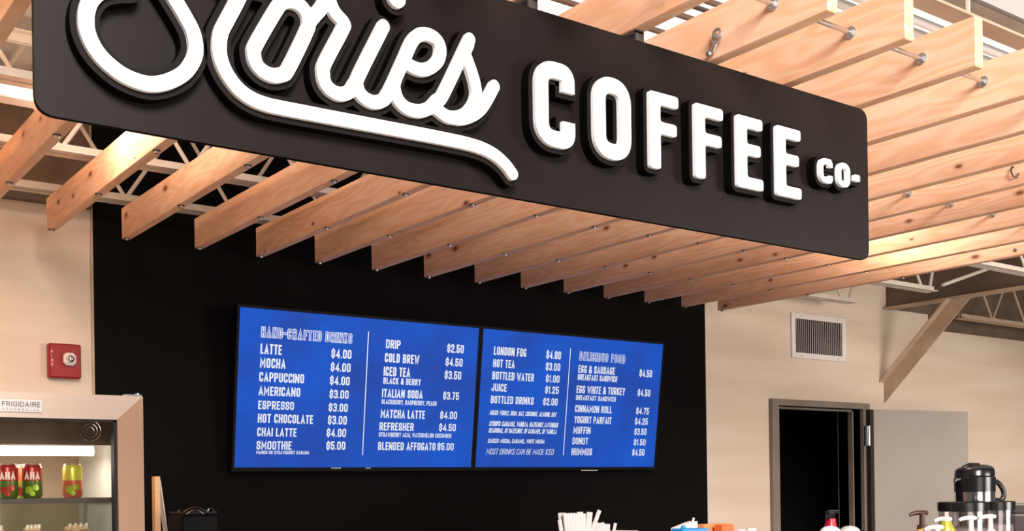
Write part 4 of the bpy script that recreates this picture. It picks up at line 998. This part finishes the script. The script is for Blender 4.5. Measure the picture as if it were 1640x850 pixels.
t = thing('coffee_airpot', (ax, ay, ZC), 'chrome coffee airpot with black lid and handle behind the lidded canisters', 'airpot')
R0 = .084
mesh('body', G().lathe(ax, ay, [(.0001, ZC), (R0, ZC), (R0, H - .052), (.0001, H - .052)], 40), 'chrome', t, smooth=True)
mesh('base_ring', G().lathe(ax, ay, [(R0, ZC + .001), (R0 + .003, ZC + .001), (R0 + .003, ZC + .02), (R0, ZC + .02)], 40), 'black_plastic', t, smooth=True)
mesh('collar', G().lathe(ax, ay, [(R0 - .002, H - .053), (R0 + .002, H - .052), (R0 + .003, H + .012), (R0 - .004, H + .018), (.0001, H + .018)], 40), 'black_plastic', t, smooth=True)
b = bmesh.new(); bmesh.ops.create_uvsphere(b, u_segments=32, v_segments=16, radius=1)
for v in b.verts:
    x_, y_, z_ = v.co; z_ = max(z_, 0); sq = (abs(z_) ** .42)
    v.co = Vector((ax + (rx * x_ - ry * -y_ * -1) * R0 * 1.0, ay + (ry * x_ + rx * y_) * R0, H + .018 + sq * (.050 + .006 * x_)))
b.verts.index_update(); g = G().add([v.co[:] for v in b.verts], [[v.index for v in f.verts] for f in b.faces]); b.free()
mesh('lid', g, 'black_plastic', t, smooth=True)
def AP(a, b, z): return (ax + rx * a + .592 * b, ay + ry * a + .805 * b, z)
mesh('push_button', G().path([AP(-.058, -.02, H + .054), AP(-.03, -.02, H + .064), AP(.015, -.01, H + .066)], [.010, .013, .010], 10), 'black_plastic', t, smooth=True)
mesh('handle', G().path(smooth_curve3([AP(.082, 0, H - .004), AP(.105, 0, H - .015), AP(.125, 0, H - .045), AP(.128, 0, H - .075), AP(.112, 0, H - .092), AP(.084, 0, H - .090)]), .011, 10), 'black_plastic', t, smooth=True)
mesh('spout', G().path([AP(-.070, -.03, H + .004), AP(-.098, -.035, H + .000), AP(-.104, -.036, H - .008)], [.012, .008, .006], 10), 'black_plastic', t, smooth=True)

def canister(x, y, r, zt_, label):
    t = thing('lidded_canister', (x, y, ZC), label, 'canister', 'clear canisters with black lids')
    mesh('jar', G().lathe(x, y, [(.0001, ZC), (r * .93, ZC), (r * .97, zt_ - .036), (r * .94, zt_ - .036), (r * .90, ZC + .006), (.0001, ZC + .006)], 36), 'canister_clear', t, smooth=True)
    mesh('lid', G().lathe(x, y, [(r * .95, zt_ - .038), (r, zt_ - .036), (r, zt_ - .004), (r - .004, zt_), (r - .012, zt_ - .001), (.0001, zt_ - .003)], 36), 'black_plastic', t, smooth=True)
    mesh('contents', G().lathe(x, y, [(.0001, ZC + .007), (r * .87, ZC + .007), (r * .88, ZC + .145), (.0001, ZC + .15)], 24), 'contents_grey', t, smooth=True)
canister(3.985, 2.45, .094, H - .0835, 'wide clear canister with a black lid in front of the airpot')
canister(4.335, 2.52, .078, H - .088, 'narrower clear canister with a black lid right of the airpot base')

def pump(x, y, zt_, label, mat, bottle, shoulder, hd=.034):
    t = thing('syrup_pump_bottle', (x, y, ZC), label, 'bottle', 'pump bottles on the counter')
    mesh('bottle_body', G().lathe(x, y, [(.0001, ZC), (.034, ZC), (.035, ZC + .01), (.035, shoulder - .03), (.020, shoulder), (.016, shoulder + .012), (.0001, shoulder + .012)], 20), bottle, t, smooth=True)
    mesh('pump_stem', G().tube((x, y, shoulder + .010), (x, y, zt_ - .008), .0105, 12, r1=.009).tube((x, y, shoulder + .008), (x, y, shoulder + .020), .017, 14), mat, t, smooth=True)
    ux, uy = -.85, .52
    g = G().path([(x - ux * .020, y - uy * .020, zt_ - .0065), (x - ux * .012, y - uy * .012, zt_ - .005), (x, y, zt_ - .0045), (x + ux * .02, y + uy * .02, zt_ - .005), (x + ux * .034, y + uy * .034, zt_ - .008), (x + ux * .044, y + uy * .044, zt_ - .013)], [.0060, .0082, .0085, .0080, .0070, .0055], 10)
    mesh('pump_head', g, mat, t, smooth=True)
pump(3.365, 2.22, H - .104, 'dark brown pump bottle, leftmost beside the white pumps', 'pump_brown', 'pump_brown', H - .17)
pump(3.505, 2.22, H - .129, 'white-topped pump on a yellow syrup bottle', 'pump_white', 'can_olive', H - .150)
pump(3.660, 2.22, H - .130, 'white-topped pump in the middle, before the wide canister', 'pump_white', 'machine_grey', H - .20)
pump(3.785, 2.22, H - .128, 'rightmost white-topped pump, before the narrower canister', 'pump_white', 'machine_grey', H - .20)
pump(3.235, 2.08, H - .146, 'lowest white-topped pump, half hidden below the yellow bottle', 'pump_white', 'machine_grey', H - .20)
mesh('small_jar', G().lathe(3.28, 2.16, [(.0001, ZC), (.022, ZC), (.022, H - .162), (.0001, H - .158)], 16), 'cap_orange', smooth=True, label='small orange-topped jar left of the brown pump', cat='jar')
t = thing('coffee_machine', (4.75, 2.5, ZC), 'grey coffee machine with a black knob at the right edge of the photo', 'machine')
mesh('body', G().box(4.46, 5.00, 2.38, 2.62, ZC, H - .145, c=.008), 'machine_grey', t)
mesh('top_box', G().box(4.47, 4.99, 2.42, 2.60, H - .145, H - .103, c=.006), 'machine_grey', t)
mesh('trim_strip', G().box(4.462, 4.998, 2.372, 2.380, H - .165, H - .150), 'badge', t)
mesh('knob', G().tube((4.475, 2.37, H - .108), (4.475, 2.415, H - .108), .019, 16), 'black_plastic', t, smooth=True)
mesh('knob_cap', G().tube((4.482, 2.366, H - .108), (4.482, 2.3705, H - .108), .008, 12), 'badge', t, smooth=True)
